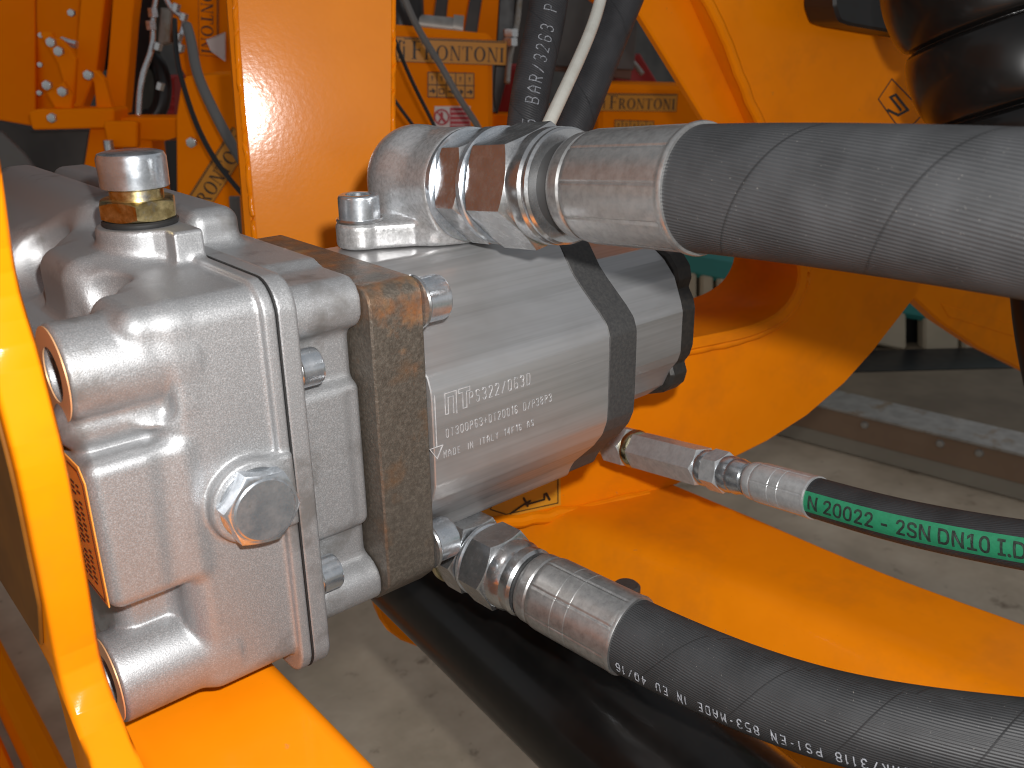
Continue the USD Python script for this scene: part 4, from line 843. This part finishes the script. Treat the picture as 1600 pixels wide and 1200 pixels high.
for pts_, r_ in (([(625, -20, .95), (650, 38, .97), (690, 105, 1.0), (722, 160, 1.02), (750, 205, 1.04), (765, 260, 1.05)], .0036), ([(612, 50, 1.0), (632, 100, 1.02), (655, 150, 1.04), (682, 205, 1.06), (700, 260, 1.07)], .0022), ([(612, 150, 1.05), (632, 178, 1.06), (652, 206, 1.07), (670, 240, 1.07)], .002)):
    t = thing('black_cable', {.0036: 'thickest dark cable slanting across the maker plate of the large cabinet', .0022: 'thin dark cable running down left of the maker plate of the large cabinet', .002: 'shortest thin cable low beside the post, above the elbow'}[r_], 'cable', tuple(at(*pts_[-1][:2], d=pts_[-1][2])))
    pipe(t, 'cable', pts_, r_, 'black_plastic' if r_ < .003 else 'grey_plastic')
up = thing('orange_uprights', 'pair of slanted orange uprights rising behind the large cabinet', 'machine frame', tuple(at(740, 50, d=1.55)))
bgp(up, 'upright', [(706, -60), (742, -60), (722, 60), (694, 60)], 1.5, .05, 'orange_far')
bgp(up, 'upright', [(762, -60), (800, -60), (774, 70), (744, 60)], 1.5, .05, 'orange_far')
bgp(up, 'crosspiece', [(600, -80), (690, -80), (672, 50), (600, 50)], 1.6, .04, 'orange_far')
bgp(up, 'dark_body', [(600, -90), (1010, -90), (990, 110), (600, 90)], 1.75, .05, 'dark_grey')
mt = thing('dark_motor', 'dark pump part on top of the large orange cabinet', 'motor', tuple(at(640, 40, d=1.4)))
part(mt, 'housing', lathe_at([(0, 0), (.03, 0), (.034, .006), (.034, .05), (.028, .056), (0, .056)], at(628, 46, d=1.38), (.0, 0, 1), 32), 'black_plastic')
part(mt, 'steel_neck', lathe_at([(0, 0), (.014, 0), (.014, .05), (.018, .05), (.018, .065), (0, .065)], at(655, 38, d=1.37), (.76, -.6, -.1), 24), 'trim_steel')
ac = thing('black_actuator', 'black upright actuator with white and yellow label, right of the cabinet', 'actuator', tuple(at(780, 150, d=1.4)))
bgp(ac, 'body', [(781, -20), (808, -20), (802, 60), (790, 130), (776, 185), (770, 150)], 1.42, .05, 'black_plastic')
bgp(ac, 'white_label', [(786, -30), (802, -30), (800, 13), (784, 10)], 1.415, .001, 'white_plastic')
bgp(ac, 'yellow_label', [(802, -30), (809, -30), (808, 14), (800, 13)], 1.4155, .001, 'plate_yellow')
pipe(ac, 'rod', [(812, -20, 1.40), (806, 45, 1.40), (798, 80, 1.40), (792, 130, 1.40)], .0045, 'trim_steel')
for u, v in ((798, 58), (797, 72)): part(ac, 'clamp', tf(hexnut(.02, .012), axis_frame(at(u, v, d=1.39), (0, 0, 1))), 'zinc_worn')
rb = thing('red_toolbox', 'small red box standing left of the printed rising hose', 'box', tuple(at(790, 178, d=1.5)))
bgp(rb, 'box_body', [(783, 108), (812, 106), (806, 178), (774, 178)], 1.5, .08, 'red_paint')
bgp(rb, 'lid', [(781, 104), (814, 102), (813, 109), (781, 111)], 1.495, .09, 'red_paint')
lg = thing('orange_ledge', 'short orange ledge below the red box', 'machine frame', tuple(at(783, 200, d=1.45)))
bgp(lg, 'ledge', [(764, 179), (860, 179), (860, 240), (764, 240)], 1.45, .05, 'orange_far')
gr = thing('grey_cabinet', 'grey hall cabinet between the rising hoses', 'cabinet', tuple(at(905, 100, d=1.9)))
bgp(gr, 'door', [(868, -60), (962, -60), (958, 70), (880, 62)], 1.9, .1, 'grey_plastic')
bgp(gr, 'shelf', [(860, 74), (990, 92), (985, 125), (858, 110)], 1.88, .05, 'brown_paint')
for k in range(3): pipe(gr, 'chrome_pipe', [(872 + 9 * k, 84 - k, 1.8), (886 + 9 * k, 68 - k, 1.8), (892 + 9 * k, 60 - k, 1.8)], .006, 'zinc')
pipe(gr, 'white_rod', [(905, 2, 1.8), (922, 12, 1.8)], .004, 'white_plastic')
ot = thing('orange_bar_tip', 'pointed orange bar tip at the top between the hoses', 'machine frame', tuple(at(930, 0, d=1.3)))
bgp(ot, 'bar', [(918, -40), (948, -40), (944, 6), (936, 10), (922, 0)], 1.3, .03, 'orange_far')
k2, Tk, nk = cabinet('smaller far orange cabinet with maker plate right of the rising hoses', 936, 1120, 131, 136, 330, 1.75, False)
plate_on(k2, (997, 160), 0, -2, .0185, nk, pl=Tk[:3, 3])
grid(k2, [(960, 187), (1022, 189), (1022, 222), (960, 220)], 5, Tk[:3, 3], nk)
bgp(k2, 'lower_bar', [(860, 165), (936, 168), (936, 215), (860, 215)], 1.8, .05, 'orange_far')
rr_ = thing('red_machine', 'red machine part in shadow behind the smaller cabinet', 'machine part', tuple(at(985, 110, d=1.95)))
bgp(rr_, 'red_cover', [(966, 96), (1000, 84), (1040, 150), (958, 150)], 1.95, .05, 'red_paint')
pipe(rr_, 'grey_rod', [(968, 84, 1.85), (985, 94, 1.85), (1004, 116, 1.85)], .005, 'trim_steel')

# far right: teal machine with cream drums, platform edge
tm = thing('teal_machine', 'teal machine with a row of cream segments seen past the bracket', 'machine', tuple(at(1400, 560, d=2.2)))
def trow(u): return 392 + (u - 1060) * .19
nT = nm([-.62, -.785, 0]); PT = at(1400, 500, d=2.12)
TT = plane_frame(PT, nT)
def tp(pts): return px2(TT, pts)
part(tm, 'teal_beam', slab(tp([(1020, 378), (1660, 500), (1660, 545), (1020, 422)]), TT, .2, .012), 'teal_paint')
Tb = TT.copy(); Tb[:3, 3] -= nT * .05
part(tm, 'dark_back', slab(tp([(1000, 405), (1680, 520), (1680, 660), (1000, 560)]), Tb, .05, .005), 'black_plastic')
us = [1066, 1092, 1118, 1170, 1222, 1274, 1330, 1382, 1441, 1502, 1561, 1620]
for a_, b_ in zip(us, us[1:]):
    gp = 3 if a_ != 1382 else 22
    a2 = a_ + (gp if a_ == 1441 or a_ == 1382 else 3); 
    if a_ == 1382: continue
    if a_ == 1330: b_ = 1420
    tt = lambda u: trow(u) + 28
    bb = lambda u: 545 + (u - 1400) * .20
    gq = Polygon(tp([(a2, tt(a2)), (b_ - 3, tt(b_)), (b_ - 3, bb(b_)), (a2, bb(a2))])).buffer(-.008).buffer(.008)
    part(tm, 'cream_segment', slab(gq, TT, .04, .006), 'cream_paint')
sk0 = np.array([(TT @ [*p, .0, 1])[:3] for p in tp([(1150, 492), (1680, 598)])]); sk0[:, 2] = .094; nh = nm([nT[0], nT[1], 0])
part(tm, 'shadow_slab', loft(np.stack([np.array([p + nh * .005, p + nh * .14, p + nh * .14 - [0, 0, .0035], p + nh * .005 - [0, 0, .0035]]) for p in sk0])), 'black_plastic')  # added black slab, painted shadow on the deck before the cream segments
pf = thing('low_platform', 'low platform with an aluminium edge strip on the hall floor, right', 'platform', (1.9, .8, 0))
E0, E1 = at(1272, 632, d=1.62), at(1610, 714, d=1.62)
zt = .09
E0, E1 = at(1272, 632, z=zt), at(1610, 714, z=zt); de = nm(E1 - E0); E0 = E0 - de * .6; E1 = E1 + de * .6; nn = nm(np.cross(de, [0, 0, 1])); 
if nn.dot(C - E0) < 0: nn = -nn
Tp = np.eye(4); Tp[:3, 0] = de; Tp[:3, 1] = np.cross(nn, de); Tp[:3, 2] = nn; Tp[:3, 3] = E0; Lp = np.linalg.norm(E1 - E0)
sg1 = np.sign(Tp[2, 1])
part(pf, 'front_sheet', slab([(0, sg1 * -.001), (Lp, sg1 * -.001), (Lp, -sg1 * .054), (0, -sg1 * .054)], Tp, .01, .001), 'panel_brown')
Tq = Tp.copy(); Tq[:3, 3] -= nn * .003
part(pf, 'lower_sheet', slab([(0, -sg1 * .0545), (Lp, -sg1 * .0545), (Lp, -sg1 * (zt - .004)), (0, -sg1 * (zt - .004))], Tq, .01, .001), 'panel_grey')
Tt = np.eye(4); Tt[:3, 0] = de; Tt[:3, 1] = -nn; Tt[:3, 2] = np.cross(de, -nn); Tt[:3, 3] = E0 + np.array([0, 0, .004])
if Tt[2, 2] < 0: Tt[:3, 0] *= -1; Tt[:3, 2] *= -1; Tt[:3, 3] = E1 + np.array([0, 0, .004])
part(pf, 'edge_strip', slab([(0, -.004), (Lp, -.004), (Lp, .095), (0, .095)], Tt, .006, .001), 'trim_steel')
Tt2 = Tt.copy(); Tt2[2, 3] -= .002
part(pf, 'deck', slab([(0, .096), (Lp, .096), (Lp, .75), (0, .75)], Tt2, .03, .001), 'deck_shade')
for u, v in ((1351, 664), (1469, 693), (1530, 708)):
    part(pf, 'rivet', lathe_at([(0, 0), (.008, 0), (.006, .004), (0, .005)], on(u, v, E0, nn), nn, 20), 'trim_steel')
# low orange bar on the floor at lower left
fb = thing('floor_bar', 'orange bar low at the bottom left corner', 'steel bar', tuple(at(60, 1100, z=.1)))
b0, b1 = at(-115, 810, z=.10), at(112, 1260, z=.10); db = nm(b1 - b0); sb_ = nm(np.cross(db, [0, 0, 1]))
Tb = np.eye(4); Tb[:3, 0] = db; Tb[:3, 1] = np.cross([0, 0, 1], db); Tb[:3, 2] = (0, 0, 1); Tb[:3, 3] = b0
part(fb, 'bar', slab([(0, -.013), (np.linalg.norm(b1 - b0), -.013), (np.linalg.norm(b1 - b0), .013), (0, .013)], Tb, .08, .006), 'orange_far')
part(fb, 'foot', slab([(.2, -.14), (np.linalg.norm(b1 - b0), -.14), (np.linalg.norm(b1 - b0), -.021), (.2, -.021)], Tb @ np.array([[1, 0, 0, 0], [0, 1, 0, 0], [0, 0, 1, -.07], [0, 0, 0, 1.]]), .02, .004), 'orange_far')
